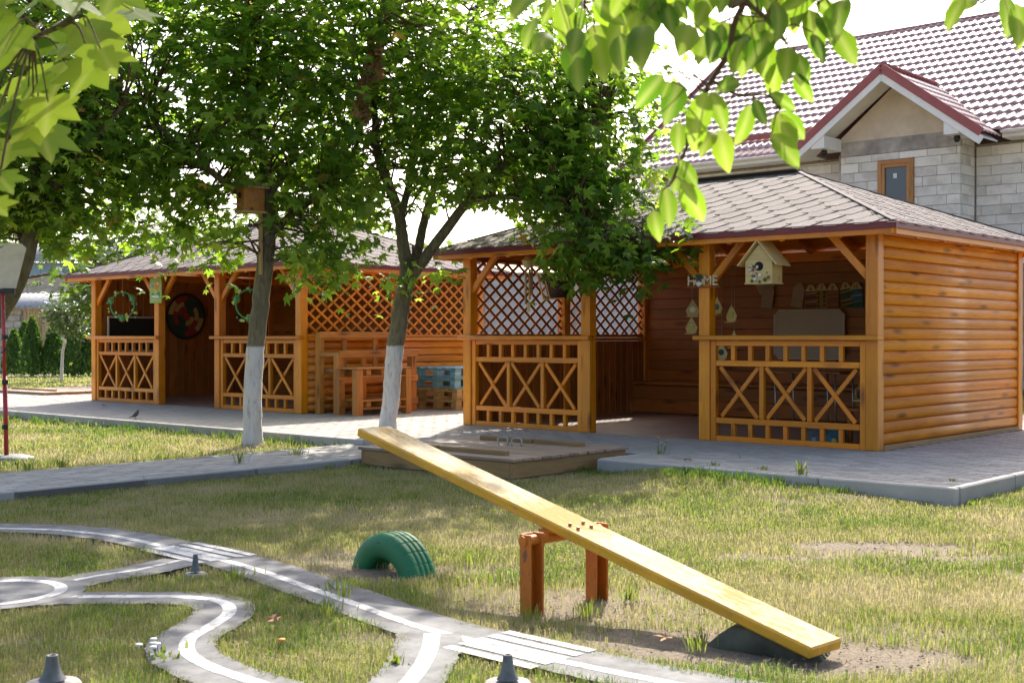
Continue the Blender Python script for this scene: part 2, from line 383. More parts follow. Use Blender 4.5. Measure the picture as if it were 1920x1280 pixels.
def textmesh(txt, size, depth):
    cu = bpy.data.curves.new('t', 'FONT'); cu.body = txt; cu.size = size; cu.extrude = depth; cu.align_x = 'CENTER'; cu.align_y = 'CENTER'; cu.resolution_u = 3
    o = bpy.data.objects.new('t', cu); col.objects.link(o); dg = bpy.context.evaluated_depsgraph_get()
    me = bpy.data.meshes.new_from_object(o.evaluated_get(dg)); bpy.data.objects.remove(o); me.materials.clear(); return me
XZ = Matrix(((1, 0, 0, 0), (0, 0, -1, 0), (0, 1, 0, 0), (0, 0, 0, 1)))   # upright text / prisms: local x right, y up, z towards -Y

#PART2
# ------------------------------------------------------------------ setting: ground, paving, path, track
def catmull(pts, n=10):
    P = [Vector(p) for p in pts]; P = [2 * P[0] - P[1]] + P + [2 * P[-1] - P[-2]]; out = []
    for i in range(1, len(P) - 2):
        for k in range(n):
            t = k / n; a, b, c, d = P[i - 1:i + 3]
            out.append(.5 * ((2 * b) + (c - a) * t + (2 * a - 5 * b + 4 * c - d) * t * t + (3 * b - a - 3 * c + d) * t ** 3))
    out.append(P[-2]); return out
TR = {  # centre lines of the toy road in the lawn, half width
 'main': ([(-420, 992), (-200, 986), (0, 990), (120, 994), (230, 1006), (340, 1030), (470, 1061), (600, 1105), (700, 1140), (800, 1175), (950, 1213), (1100, 1246), (1350, 1295), (1650, 1350)], .155, -.03),
 'spur': ([(345, 1052), (260, 1071), (180, 1083), (90, 1103)], .13, -.02),
 'loop': ([(40, 1128), (130, 1123), (240, 1122), (340, 1123), (405, 1131), (420, 1150), (385, 1176), (345, 1200), (342, 1228), (385, 1255), (450, 1278), (540, 1305)], .12, .01),
 'branch': ([(805, 1190), (800, 1220), (780, 1258), (745, 1300)], .12, .01)}
trk = {k: ([Vector((p.x, p.y, 0)) for p in catmull([gp(*q) for q in pts], 12)], hw, off) for k, (pts, hw, off) in TR.items()}
ring_c = gp(-5, 1113); ring_r = .36
SOIL = [  # ground-plane ellipses of bare earth: px, py, half width m, half depth m, strength
 (1640, 1022, .55, .22, .95), (1780, 1040, .5, .14, .8), (1075, 1130, .32, .3, .9), (1250, 1185, .5, .14, .9), (1420, 1215, .5, .2, 1), (1560, 1215, .4, .2, 1), (1680, 1180, .3, .2, .6),
 (1075, 1120, .5, .35, .8), (1350, 1195, .75, .2, .9), (1560, 1225, .55, .22, .95), (1500, 1040, .5, .16, .7), (1240, 1150, .5, .2, .7),
 (690, 1070, .30, .24, .95), (640, 1040, .28, .2, .7), (850, 1060, .35, .2, .7), (900, 1100, .3, .15, .6), (300, 896, .9, .12, .9), (420, 886, .4, .1, .7), (480, 840, .5, .12, .6), (1260, 862, .5, .12, .6), (1795, 945, .3, .12, .7), (120, 820, 1.2, .35, .35)]
def soilf(x, y):
    s = np.zeros_like(x)
    nz = vnoise(x * 5, y * 5, 3) * .5 + vnoise(x * 14, y * 14, 4) * .3
    for px, py, a, b, k in SOIL:
        c = gp(px, py); d = np.sqrt(((x - c.x) / a) ** 2 + ((y - c.y) / b) ** 2) + (nz - .4) * 1.1
        s = np.maximum(s, k * np.clip((1.25 - d) / .5, 0, 1))
    n2 = vnoise(x * 1.7, y * 1.7, 8) * .6 + vnoise(x * 5, y * 5, 9) * .4
    return np.maximum(s, np.clip((n2 - .70) * 4, 0, .7))
def rise(x, y):
    dx, dy = x - A0.x, y - A0.y; a, b = dx * U.x + dy * U.y, dx * V.x + dy * V.y
    return .07 * np.clip((b + 2.19 + .55) / .45, 0, 1) * np.clip((AW + 1.25 - a) / 1.3, 0, 1) * np.clip((a - 3.9) / .4, 0, 1)
def axis(lo, hi, fine, ext):
    c = list(np.arange(lo, hi + 1e-6, fine)); st = fine; x = hi
    while x < ext: st *= 1.45; x += st; c.append(x)
    st = fine; x = lo
    while x > -ext: st *= 1.45; x -= st; c.insert(0, x)
    return np.array(c)
gx, gy = axis(-5.5, 5, .06, 1500), axis(3.0, 12.5, .06, 1500)
X, Y = np.meshgrid(gx, gy); Zb = -.022 * vnoise(X * 2.2, Y * 2.2, 21) - .012 * vnoise(X * 9, Y * 9, 22); near = (np.abs(X) < 9) & (Y < 16) & (Y > 2)
Z = ZG - .006 + np.where(near, Zb, -.02) + rise(X, Y)
nx, ny = len(gx), len(gy); ii = np.arange(nx * ny).reshape(ny, nx)
q = np.stack([ii[:-1, :-1], ii[:-1, 1:], ii[1:, 1:], ii[1:, :-1]], -1).reshape(-1, 4)
tris = np.concatenate([q[:, [0, 1, 2]], q[:, [0, 2, 3]]])
def ground_mat():
    t = NT('lawn_soil'); a = t.node('ShaderNodeAttribute', attribute_name='soil'); tc = t.node('ShaderNodeTexCoord')
    n = t.noise(tc.outputs['Object'], 9, 8, .7); n2 = t.noise(tc.outputs['Object'], 55, 5, .7)
    th = t.ramp(n2, [(.3, (.14, .13, .05)), (.5, (.27, .24, .11)), (.72, (.42, .36, .19))])
    sc = t.ramp(n2, [(.28, (.13, .098, .07)), (.5, (.25, .195, .145)), (.72, (.36, .29, .22))])
    c = t.mix(a.outputs['Fac'], th, sc); c = t.mix(.3, c, t.ramp(n, [(.3, (.13, .11, .06)), (.7, (.30, .25, .15))]))
    t.bump(n2, .8, .03); return t.done(c, .95)
M['ground'] = ground_mat()
g = npmesh('ground', np.stack([X, Y, Z], -1).reshape(-1, 3), tris, {'soil': soilf(X.ravel(), Y.ravel())}, 'ground', smooth=True); tag(g, kind='structure')

# paving that carries both pavilions (pavilion axes), with kerb and pavers
PX0, PX1, PY0, PY1 = -13.0, AW + 1.59, -2.19, 6.2
pav = MB(); Mloc = Matrix.Translation(A0) @ Matrix.Rotation(TH, 4, 'Z')
NX0, NX1, NY = 1.78, 3.62, -1.5                       # notch for the sandpit
for xa, xb, ya in ((PX0, NX0, PY0 + .08), (NX0, NX1, NY), (NX1, PX1 - .08, PY0 + .08)): pav.prism([(xa, ya), (xb, ya), (xb, PY1), (xa, PY1)], -.3, -.006)
pave = pav.build('paved_area', 'joint', M4=Mloc); tag(pave, kind='structure')
path = MB(); PA, PB, PL = .62, 1.77, -11.5
path.prism([(PA, PL), (PB, PL), (PB, PY0 - .004), (PA, PY0 - .004)], -.3, -.056); path = path.build('garden_path', 'joint', M4=Mloc); tag(path, kind='structure')
def paver_verts(l, w, h=.05): return cbox(l, w, h, .006)
def lay(parent, x0, x1, y0, y1, z, skip, limit, along_x=True):
    cells = []; L, W, gap = .2, .1, .005; r = 0
    if along_x:
        y = y0
        while y + W <= y1 + .02:
            x = x0 - (L / 2 if r % 2 else 0)
            while x < x1:
                a, b = max(x, x0), min(x + L, x1)
                if b - a > .03: cells.append(((a + b) / 2, y + W / 2, b - a - gap, W - gap))
                x += L
            y += W; r += 1
    else:
        x = x0
        while x + W <= x1 + .02:
            y = y0 - (L / 2 if r % 2 else 0)
            while y < y1:
                a, b = max(y, y0), min(y + L, y1)
                if b - a > .03: cells.append((x + W / 2, (a + b) / 2, W - gap, b - a - gap))
                y += L
            x += W; r += 1
    keep = []
    for c in cells:
        if skip(c[0], c[1]): continue
        w = la(c[0], c[1]); u = abs(w.x / max(w.y, .1) * F); vis = 0 if (w.y > 1 and u < 1010) else 1000
        keep.append((vis + w.y, c))
    keep.sort(); rest = MB()
    for i, (_, (cx, cy, l, w)) in enumerate(keep):
        dz = rnd.uniform(-.002, .0025); tilt = Matrix.Rotation(rnd.uniform(-.006, .006), 4, 'X') @ Matrix.Rotation(rnd.uniform(-.004, .004), 4, 'Y')
        m = Matrix.Translation((cx, cy, z - .025 + dz)) @ tilt
        if i < limit: link('paver', boxmesh(l, w, .05, 'paver', .006), parent, None, m)
        else: rest.add([m @ Vector(v) for v in paver_verts(l, w)], CBF)
    if rest.v: tag(rest.build('paver_field', 'paver', parent), kind='stuff')
bx0 = (B0 - A0).dot(U)
def inpav(x, y): return (0 < x < AW and 0 < y < AD) or (bx0 < x < bx0 + BW and 0 < y < BD) or y > 4.9 or (NX0 < x < NX1 and y < NY)
lay(pave, PX0, PX1 - .085, PY0 + .085, PY1, 0.0, inpav, 300)
lay(path, PA + .08, PB - .08, PL, PY0 - .01, -.05, lambda x, y: False, 300, False)
x = PX1
for xa, xb in ((NX1, PX1), (PX0, NX0)):
    x = xb
    while x > xa + .05: w_ = min(1.0, x - xa); box('kerb_stone', (x - w_ / 2, PY0 + .04, -.1), (w_ - .006, .08, .206), 'kerb', pave, c=.01); x -= 1.0
for xn in (NX0 - .04, NX1 + .04): box('kerb_stone', (xn, (PY0 + .083 + NY) / 2, -.1), (.08, NY - PY0 - .09, .206), 'kerb', pave, c=.01)
y = PY0 + .085
while y < PY1: box('kerb_stone', (PX1 - .04, y + .5, -.1), (.08, .994, .206), 'kerb', pave, c=.01); y += 1.0
y = PY0 - .01
while y > PL:
    for xx in (PA + .035, PB - .035): box('kerb_stone', (xx, y - .5, -.12), (.07, .994, .15), 'kerb', path, c=.01)
    y -= 1.0
# far path on the left
fp = MB(); a, b = gp(-700, 704), gp(560, 706)
fp.add([(a.x, a.y, ZG + .012), (b.x, b.y - 1, ZG + .012), (b.x, b.y + 1.2, ZG + .012), (a.x, a.y + 2.2, ZG + .012)], [[0, 1, 2, 3]])
tag(fp.build('far_path', 'paver'), kind='structure')

# toy road: grey screed ribbons with white lines
def ribbon(mb, pts, lo, hi, z, i0=0, i1=None, mi=0):
    pts = pts[i0:i1]; o = len(mb.v)
    for i, p in enumerate(pts):
        t = (pts[min(i + 1, len(pts) - 1)] - pts[max(i - 1, 0)]).normalized(); n = Vector((-t.y, t.x, 0))
        jl = rnd.uniform(-.006, .006) if mi == 0 else 0; jh = rnd.uniform(-.006, .006) if mi == 0 else 0
        a, b = p + n * (lo + jl), p + n * (hi + jh); mb.v += [(a.x, a.y, z), (b.x, b.y, z)]
    for i in range(len(pts) - 1): mb.f.append([o + 2 * i, o + 2 * i + 2, o + 2 * i + 3, o + 2 * i + 1]); mb.mi.append(mi)
rd = MB(); zz = ZG + .004
for j, (k, (pts, hw, off)) in enumerate(trk.items()): ribbon(rd, pts, -hw, hw, zz + .0006 * j)
poly = [(ring_c.x + ring_r * math.cos(a / 20 * math.pi), ring_c.y + ring_r * math.sin(a / 20 * math.pi)) for a in range(40)]
rd.add([(x, y, zz + .0026) for x, y in poly], [list(range(40))])
road = rd.build('toy_road', 'asphalt'); tag(road, kind='structure')
def dashes(pts, off, w, z, L=14, skip=()):
    i = 0; k = 0
    while i < len(pts) - 2:
        if not any(a <= i <= b for a, b in skip):
            mb = MB(); ribbon(mb, pts, off - w / 2, off + w / 2, z, i, min(i + L + 1, len(pts)), 1); mb.mi = [0] * len(mb.f); mb.build('line_dash', 'white_line', road)
        i += L; k += 1
mp_ = trk['main'][0]; zl = lambda j: zz + .0006 * j + .0012
dashes(mp_, trk['main'][2], .05, zl(0), 13); dashes(trk['spur'][0], -.02, .035, zl(1), 12)
dashes(trk['loop'][0], .02, .055, zl(2), 12); dashes(trk['branch'][0], .01, .06, zl(3), 11)
mb = MB(); n = 40
for i in range(n + 1):
    a = 2 * math.pi * i / n
    for r in (.23, .285): mb.v.append((ring_c.x + r * math.cos(a), ring_c.y + r * math.sin(a), zz + .0042))
mb.f = [[2 * i, 2 * i + 1, 2 * i + 3, 2 * i + 2] for i in range(n)]; mb.build('line_ring', 'white_line', road)
def zebra(px, py, n, L):
    c = gp(px, py); i = min(range(len(mp_)), key=lambda k: (mp_[k] - Vector((c.x, c.y, 0))).length); t = (mp_[i + 1] - mp_[i - 1]).normalized(); nn = Vector((-t.y, t.x, 0)); c = mp_[i]
    for k in range(n):
        o = c + nn * ((k - (n - 1) / 2) * .075); a = t * L / 2; b = nn * .024
        m = MB(); m.add([(*(o + s * a + r * b).xy, zz + .0026) for s, r in ((-1, -1), (1, -1), (1, 1), (-1, 1))], [[0, 1, 2, 3]]); m.build('crossing_stripe', 'white_line', road)
zebra(375, 1038, 5, .55); zebra(975, 1219, 5, .42)

# ------------------------------------------------------------------ pavilions
def logmesh(L, h, mat, depth=.013):
    k = ('log', round(L, 3), round(h, 3), mat)
    if k not in _bc:
        n = 7; prof = []
        for i in range(n + 1):
            t = i / n; prof.append((-depth * math.sin(math.pi * t) ** .7 - .004 if 0 < i < n else 0.0, (t - .5) * (h - .003)))
        vs = [(sx * L / 2, y, z) for sx in (-1, 1) for y, z in prof] + [(sx * L / 2, .02, z * (h - .003)) for sx in (-1, 1) for z in (-.5, .5)]
        m = n + 1; fs = [[i, m + i, m + i + 1, i + 1] for i in range(n)]; a, b, c, d = 2 * m, 2 * m + 1, 2 * m + 2, 2 * m + 3
        fs += [[n, m + n, d, b], [a, c, m, 0], [b, d, c, a], list(range(m)) + [b, a], [m + i for i in range(m)][::-1] + [c, d]]
        me = pydata('log', vs, fs); me.polygons.foreach_set('use_smooth', [i < n for i in range(len(fs))]); me.materials.append(M[mat]); _bc[k] = me
    return _bc[k]
def log_wall(parent, p0, p1, z0, z1, rows, mat='amber'):
    """stacked half-round boards; outside is to the right of p0->p1"""
    p0, p1 = Vector(p0), Vector(p1); x = (p1 - p0).normalized(); y = Vector((0, 0, 1)).cross(x); h = (z1 - z0) / rows
    for i in range(rows):
        m = Matrix((x, y, Vector((0, 0, 1)))).transposed().to_4x4(); m.translation = (p0 + p1) / 2 + Vector((0, 0, z0 + (i + .5) * h))
        link('log_board', logmesh((p1 - p0).length, h, mat), parent, None, m)
def planks(parent, p0, p1, z0, z1, n, mat, thick=.018, vertical=False, name='plank'):
    p0, p1 = Vector(p0), Vector(p1); L = (p1 - p0).length; x = (p1 - p0) / L; y = Vector((0, 0, 1)).cross(x)
    for i in range(n):
        if vertical:
            w = L / n; c = p0 + x * (i + .5) * w
            beam(name, c + Vector((0, 0, z0)), c + Vector((0, 0, z1)), w - .004, thick, mat, parent, y)
        else:
            h = (z1 - z0) / n; z = Vector((0, 0, z0 + (i + .5) * h)); beam(name, p0 + z, p1 + z, thick, h - .004, mat, parent)
def lattice(parent, p0, p1, z0, z1, mat, hp=.205, vp=.155, w=.034):
    p0, p1 = Vector(p0), Vector(p1); L = (p1 - p0).length; x = (p1 - p0) / L; y = Vector((0, 0, 1)).cross(x); H = z1 - z0
    lat = empty('lattice_panel', p0 + Vector((0, 0, z0))); lat.parent = parent
    for p, q in (((0, 0), (L, 0)), ((0, H), (L, H))): beam('lattice_rail', x * p[0] + Vector((0, 0, p[1] + (.02 if p[1] == 0 else -.02))), x * q[0] + Vector((0, 0, q[1] + (.02 if q[1] == 0 else -.02))), .05, .04, mat, lat)
    for s in (-1, 1):
        k = -int(H / vp) - 2
        while k * hp < L + H / vp * hp + hp:
            x0 = k * hp + hp * .3; sl = vp / hp * s
            # line z = sl*(t-x0) (+H if s<0)
            pts = []
            for t in (0, L):
                z = sl * (t - x0) + (0 if s > 0 else 0)
                if 0 <= z <= H: pts.append((t, z))
            for z in (0, H):
                t = x0 + z / sl
                if 0 < t < L: pts.append((t, z))
            if len(pts) >= 2:
                a, b = pts[0], pts[-1]
                if math.dist(a, b) > .06:
                    o = y * (.008 * s); beam('slat', x * a[0] + Vector((0, 0, a[1])) + o, x * b[0] + Vector((0, 0, b[1])) + o, .015, w, mat, lat)
            k += 1
def rail_panel(parent, x0, x1, y):
    """front balustrade between two posts in local x"""
    p = empty('balustrade', ((x0 + x1) / 2, y, 0)); p.parent = parent; L = x1 - x0; h = L / 2; a = 'amber'
    bar = lambda n, q0, q1, w, hh, **k: beam(n, q0, q1, w, hh, a, p, **k)
    for s in (-1, 1): bar('stile', (s * (h - .03), 0, .003), (s * (h - .03), 0, .967), .055, .06, up=(0, 1, 0))
    e = h - .06
    for z, t in ((.028, .05), (.2, .055), (.75, .055), (.942, .05)): bar('rail', (-e, .001, z), (e, .001, z), .05, t)
    for k in range(7):
        xx = -e + (k + 1) * 2 * e / 8
        bar('baluster', (xx, 0, .778), (xx, 0, .917), .042, .045, up=(0, 1, 0)); bar('baluster', (xx, 0, .053), (xx, 0, .172), .042, .045, up=(0, 1, 0))
    c = 2 * e / 3
    for k in (1, 2): bar('divider', (-e + k * c, 0, .228), (-e + k * c, 0, .722), .045, .05, up=(0, 1, 0))
    for k in range(3):
        m = -e + (k + .5) * c; d = c / 2 - .045
        bar('cross_bar', (m - d, -.011, .715), (m + d, -.011, .235), .02, .04); bar('cross_bar', (m - d, .011, .235), (m + d, .011, .715), .02, .04)
def pavilion(org, W, D, label, kind):
    P = empty('pavilion', org, TH, label, 'pavilion'); a = 'amber'; ps = .12
    fx = [0, .365 * W - ps, .632 * W, W - ps]; HT = 1.91
    posts = [(x, 0) for x in fx] + [(0, D - ps), (W - ps, D - ps)] + ([(0, D / 2 - ps / 2)] if kind == 'A' else [(W - ps, D / 2 - ps / 2)])
    for x, y in posts: beam('post', (x + ps / 2, y + ps / 2, 0), (x + ps / 2, y + ps / 2, HT), ps, ps, a, P, (0, 1, 0), .008)
    for y in (ps / 2, D - ps / 2): beam('wall_plate', (-.14, y, HT + .06), (W + .14, y, HT + .06), .115, .12, a, P)
    for x in (ps / 2, W - ps / 2): beam('wall_plate', (x, ps + .002, HT + .058), (x, D - ps - .002, HT + .058), .11, .115, a, P)
    # handrails with projecting ends
    for x0, x1 in ((fx[0], fx[1] + ps), (fx[2], W)): beam('handrail', (x0 - .03, -.012, .994), (x1 + .03, -.012, .994), .11, .046, a, P, c=.008)
    rail_panel(P, fx[0] + ps + .002, fx[1] - .002, ps / 2 - .01); rail_panel(P, fx[2] + ps + .002, fx[3] - .002, ps / 2 - .01)
    for i, x in enumerate(fx):
        for s in ((1,) if i == 0 else (-1,) if i == 3 else (-1, 1)):
            px = x + ps / 2 + s * ps / 2; beam('knee_brace', (px - s * .02, ps / 2, 1.52), (px + s * .36, ps / 2, 1.93), .05, .07, a, P)
    # floor
    box('floor', (W / 2, D / 2, -.012), (W - .01, D - .01, .03), 'deck', P)
    ins = .045
    # back wall, lined with boards
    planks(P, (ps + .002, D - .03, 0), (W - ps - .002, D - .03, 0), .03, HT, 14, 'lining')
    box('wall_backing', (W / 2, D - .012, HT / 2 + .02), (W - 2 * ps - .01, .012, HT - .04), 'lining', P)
    if kind == 'A':
        log_wall(P, (W - .03, ps + .002, 0), (W - .03, D - ps - .002, 0), .045, HT + .0, 18)
        beam('sill', (W - .04, ps + .003, .02), (W - .04, D - ps - .003, .02), .09, .045, 'deck_side', P)
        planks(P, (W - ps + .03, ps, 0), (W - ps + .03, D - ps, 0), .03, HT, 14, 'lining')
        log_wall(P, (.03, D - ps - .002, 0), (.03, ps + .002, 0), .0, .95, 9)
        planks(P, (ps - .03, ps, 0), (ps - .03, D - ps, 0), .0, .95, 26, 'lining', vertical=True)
        mid = D / 2
        for q0, q1 in ((ps, mid - ps / 2), (mid + ps / 2, D - ps)): lattice(P, (.06, q0, 0), (.06, q1, 0), 1.0, HT, 'lining')
        beam('handrail', (.05, ps, .975), (.05, D - ps, .975), .13, .045, a, P)
    else:
        log_wall(P, (W - .03, ps + .002, 0), (W - .03, D - ps - .002, 0), .02, .95, 9)
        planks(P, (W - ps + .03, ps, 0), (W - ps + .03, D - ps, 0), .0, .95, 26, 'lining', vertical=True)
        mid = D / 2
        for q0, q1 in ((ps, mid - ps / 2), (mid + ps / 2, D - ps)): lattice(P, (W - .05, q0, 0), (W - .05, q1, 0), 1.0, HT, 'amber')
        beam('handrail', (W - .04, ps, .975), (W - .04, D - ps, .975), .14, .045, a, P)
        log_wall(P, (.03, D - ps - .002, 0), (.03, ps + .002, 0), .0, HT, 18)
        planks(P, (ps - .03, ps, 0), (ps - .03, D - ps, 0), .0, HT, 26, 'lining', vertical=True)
    # benches along the walls
    beam('bench_seat', (ps + .02, D - .24, .40), (W - ps - .02, D - .24, .40), .36, .04, 'lining', P)
    planks(P, (ps + .02, D - .40, 0), (W - ps - .02, D - .40, 0), .02, .37, 2, 'lining', name='bench_front')
    # hip roof
    e, el = .30, (.2 if kind == 'A' else .28); x0, x1, y0, y1 = -el, W + e, -e, D + e; ze, zt = 1.965, 2.77; hd = (y1 - y0) / 2; ym = (y0 + y1) / 2
    rl, rr = x0 + hd, x1 - hd
    rf = empty('roof', (0, 0, 0)); rf.parent = P
    C = [Vector((x0, y0, ze)), Vector((x1, y0, ze)), Vector((x1, y1, ze)), Vector((x0, y1, ze))]; RL, RR = Vector((rl, ym, zt)), Vector((rr, ym, zt))
    slopes = [('front', C[0], C[1], RR, RL), ('right', C[1], C[2], RR, RR), ('back', C[2], C[3], RL, RR), ('left', C[3], C[0], RL, RL)]
    for nm, a0, a1, r1, r0 in slopes:
        ex = (a1 - a0).normalized(); n = ex.cross(((r0 + r1) / 2 - (a0 + a1) / 2).normalized()).normalized(); sy = n.cross(ex); L = (a1 - a0).length
        Ms = Matrix((ex, sy, n)).transposed().to_4x4(); Ms.translation = a0
        q = [(0, 0), (L, 0), ((r1 - a0).dot(ex), (r1 - a0).dot(sy))] + ([((r0 - a0).dot(ex), (r0 - a0).dot(sy))] if (r1 - r0).length > .01 else [])
        S = q[2][1]
        # ceiling boards under the covering
        nb = 14
        for i in range(nb):
            lo, hi = i * S / nb, (i + 1) * S / nb - .004
            pl = clip(clip(q, (-9, lo), (99, lo)), (99, hi), (-9, hi))
            if len(pl) >= 3 and area(pl) > .002:
                mb = MB(); mb.prism(pl, -.03, -.008); mb.build('roof_board', 'amber' if True else a, rf, M4=Ms)
        # rafters
        for k in range(1, int(L / .6) + 1):
            t = k * L / (int(L / .6) + 1); s1 = S
            for (ax, ay), (bx, by) in ((q[1], q[2]), (q[-1], q[0])):
                if abs(by - ay) > .01 and min(ax, bx) - 1e-6 <= t <= max(ax, bx) + 1e-6: s1 = min(s1, ay + (by - ay) * (t - ax) / (bx - ax))
            if s1 > .3: beam('rafter', Ms @ Vector((t, .02, -.075)), Ms @ Vector((t, s1 - .06, -.075)), .05, .088, 'amber', rf, n)
        # shingles, cut at the hips
        ex_, wd = .165, .30; rows = int(S / ex_) + 1; rest = MB()
        for r in range(rows):
            yb = r * ex_ - .02; off = (r % 2) * wd / 2; k = -1
            while k * wd + off < L + wd:
                xa = k * wd + off; xb = xa + wd; mx = (xa + xb) / 2; j = rnd.uniform(-.006, .006); g_ = .003
                hexa = [(xa + wd * .30, yb + j), (xb - wd * .30, yb + j), (xb - g_, yb + ex_ * .95), (xb - g_, yb + ex_ * 1.5), (xa + g_, yb + ex_ * 1.5), (xa + g_, yb + ex_ * .95)]
                pl = hexa
                for i in range(len(q)):
                    aa, bb = q[i], q[(i + 1) % len(q)]
                    if i == 0: aa, bb = (aa[0], -.02), (bb[0], -.02)
                    pl = clip(pl, aa, bb)
                    if len(pl) < 3: break
                if len(pl) >= 3 and area(pl) > .002:
                    Mk = Ms @ Matrix.Translation((mx, yb, .007 + .002 * (k % 2))) @ Matrix.Rotation(-.022, 4, 'X'); pl = [(x - mx, y - yb) for x, y in pl]
                    if nm in ('front', 'right'): mb = MB(); mb.prism(pl, 0, .005); mb.build('shingle', 'shingle', rf, M4=Mk)
                    else: rest.prism(pl, 0, .005, Mk)
                k += 1
        base = MB(); base.prism(q, -.006, .004); base.build('roof_felt', 'shingle', rf, M4=Ms)
        if rest.v: tag(rest.build('far_slope_shingles', 'shingle', rf), kind='stuff')
        # sheet metal drip edge
        beam('drip_edge', a0 - Vector((0, 0, .012)) - n.cross(Vector((0, 0, 0))), a1 - Vector((0, 0, .012)), .012, .062, 'drip', rf, c=.002)
        off2 = Vector((-ex.y, ex.x, 0)) * .03; beam('fascia', a0 + off2 - Vector((0, 0, .045)), a1 + off2 - Vector((0, 0, .045)), .022, .09, 'amber', rf)
    for c_, r_ in zip(C, (RL, RR, RR, RL)): beam('hip_cap', c_ + (r_ - c_) * .01 + Vector((0, 0, .018)), r_ + Vector((0, 0, .012)), .05, .008, 'shingle', rf)
    beam('ridge_cap', RL + Vector((-.03, 0, .022)), RR + Vector((.03, 0, .022)), .2, .01, 'shingle', rf)
    return P
PAV_A = pavilion(A0, AW, AD, 'amber wood pavilion on the right with log side wall and birdhouse under its eave', 'A')
PAV_B = pavilion(B0, BW, BD, 'amber wood pavilion further left with green hoops and round target board inside', 'B')
#PART3
# ------------------------------------------------------------------ unfinished house behind
HL = Vector((6.98, 26.6, 0)); BWD = 2.58; BB = .75                      # bay front-left corner, bay width, bay depth
house = empty('house', HL, TH, 'unfinished pale block house with wine red metal tile roof', 'house')
EZ, PITCH, HD = 4.95, math.tan(R(35.5)), 9.0
xl, xr = -5.7, BWD + 6.5
wall = empty('block_wall', (0, 0, 0)); wall.parent = house
box('wall_core', ((xl + xr) / 2, BB + HD / 2, 2.4), (xr - xl - .06, HD - .06, 5.0), 'mortar', wall)
box('bay_core', (BWD / 2, BB / 2 + .04, 2.4), (BWD - .06, BB, 5.0), 'mortar', wall)
WX0, WX1, WZ0, WZ1 = .85, 1.62, 3.55, 4.64
def blocks(p0, p1, z0, z1, hole=None, zlint=None):
    p0, p1 = Vector(p0), Vector(p1); L = (p1 - p0).length; x = (p1 - p0) / L; y = Vector((0, 0, 1)).cross(x); r = 0; z = z0
    while z < z1 - .02:
        zt = min(z + .2, z1); t = -.3 if r % 2 else 0.0; t -= rnd.choice((0, .1, .2))
        while t < L:
            a, b = max(0, t), min(L, t + .6)
            segs = [(a, b)]
            if hole and zt > hole[2] and z < hole[3]: segs = [s for s in ((a, min(b, hole[0])), (max(a, hole[1]), b)) if s[1] - s[0] > .02]
            for a, b in segs:
                if b - a > .03:
                    m = Matrix((x, y, Vector((0, 0, 1)))).transposed().to_4x4(); m.translation = p0 + x * (a + b) / 2 + y * (.03 + rnd.uniform(-.003, .003)) + Vector((0, 0, (z + zt) / 2))
                    link('block', boxmesh(b - a - .008, .09, zt - z - .008, 'block', .005), wall, None, m)
            t += .6
        z += .2; r += 1
blocks((0, 0, 0), (BWD, 0, 0), 2.45, 4.80, (WX0, WX1, WZ0, WZ1)); box('lintel_band', (BWD / 2, .03, 4.955), (BWD, .1, .3), 'lintel', wall)
blocks((BWD - .03, .06, 0), (BWD - .03, BB + .0, 0), 2.45, 5.05)
blocks((BWD + .02, BB, 0), (xr, BB, 0), 2.45, 4.85); blocks((xl, BB, 0), (-.06, BB, 0), 3.6, 4.85)
for yy0, z0 in ((BB, 2.45),): box('plinth', ((xl + xr) / 2, yy0 + .0, 1.2), (xr - xl, .1, 2.48), 'lintel', wall)
box('bay_plinth', (BWD / 2, .02, 1.2), (BWD, .12, 2.48), 'lintel', wall)
win = empty('window', ((WX0 + WX1) / 2, .0, (WZ0 + WZ1) / 2)); win.parent = house; ww, wh = WX1 - WX0, WZ1 - WZ0
for s in (-1, 1):
    beam('frame', (s * (ww / 2 - .04), -.03, -wh / 2), (s * (ww / 2 - .04), -.03, wh / 2), .08, .07, 'winframe', win, (0, 1, 0)); beam('frame', (-ww / 2 + .08, -.03, s * (wh / 2 - .04)), (ww / 2 - .08, -.03, s * (wh / 2 - .04)), .07, .08, 'winframe', win)
    beam('sash', (s * (ww / 2 - .115), -.015, -wh / 2 + .08), (s * (ww / 2 - .115), -.015, wh / 2 - .08), .07, .07, 'winframe', win, (0, 1, 0)); beam('sash', (-ww / 2 + .15, -.015, s * (wh / 2 - .115)), (ww / 2 - .15, -.015, s * (wh / 2 - .115)), .07, .07, 'winframe', win)
box('pane', (0, .0, 0), (ww - .29, .02, wh - .29), 'glass', win); box('sticker', (-.02, -.016, .22), (.08, .004, .1), 'whitep', win)
# metal tile roof
def tile_sheet(name, O, ex, sy, L, S, parent, lim=None):
    O, ex, sy = Vector(O), Vector(ex).normalized(), Vector(sy).normalized(); n = ex.cross(sy); st, wv = .35, .19
    ns = int(S / st); ys = []
    for i in range(ns + 1):
        for f in (0.0, .03, .5, .97):
            y = (i + f) * st
            if y <= S: ys.append((y, .016 * (1 - f) if f > .0 else .002))
    nx_ = int(L / wv * 6); vs = []; fs = []
    xs = [L * i / nx_ for i in range(nx_ + 1)]
    for y, h in ys:
        for x in xs:
            w = .5 + .5 * math.cos(2 * math.pi * x / wv); p = O + ex * x + sy * y + n * (h + .020 * w ** 1.5); vs.append(p)
    m = nx_ + 1
    for j in range(len(ys) - 1):
        for i in range(nx_):
            if lim and not lim(xs[i], ys[j][0]): continue
            fs.append([j * m + i, j * m + i + 1, (j + 1) * m + i + 1, (j + 1) * m + i])
    me = pydata(name, vs, fs, True); return link(name, me, parent, 'tile')
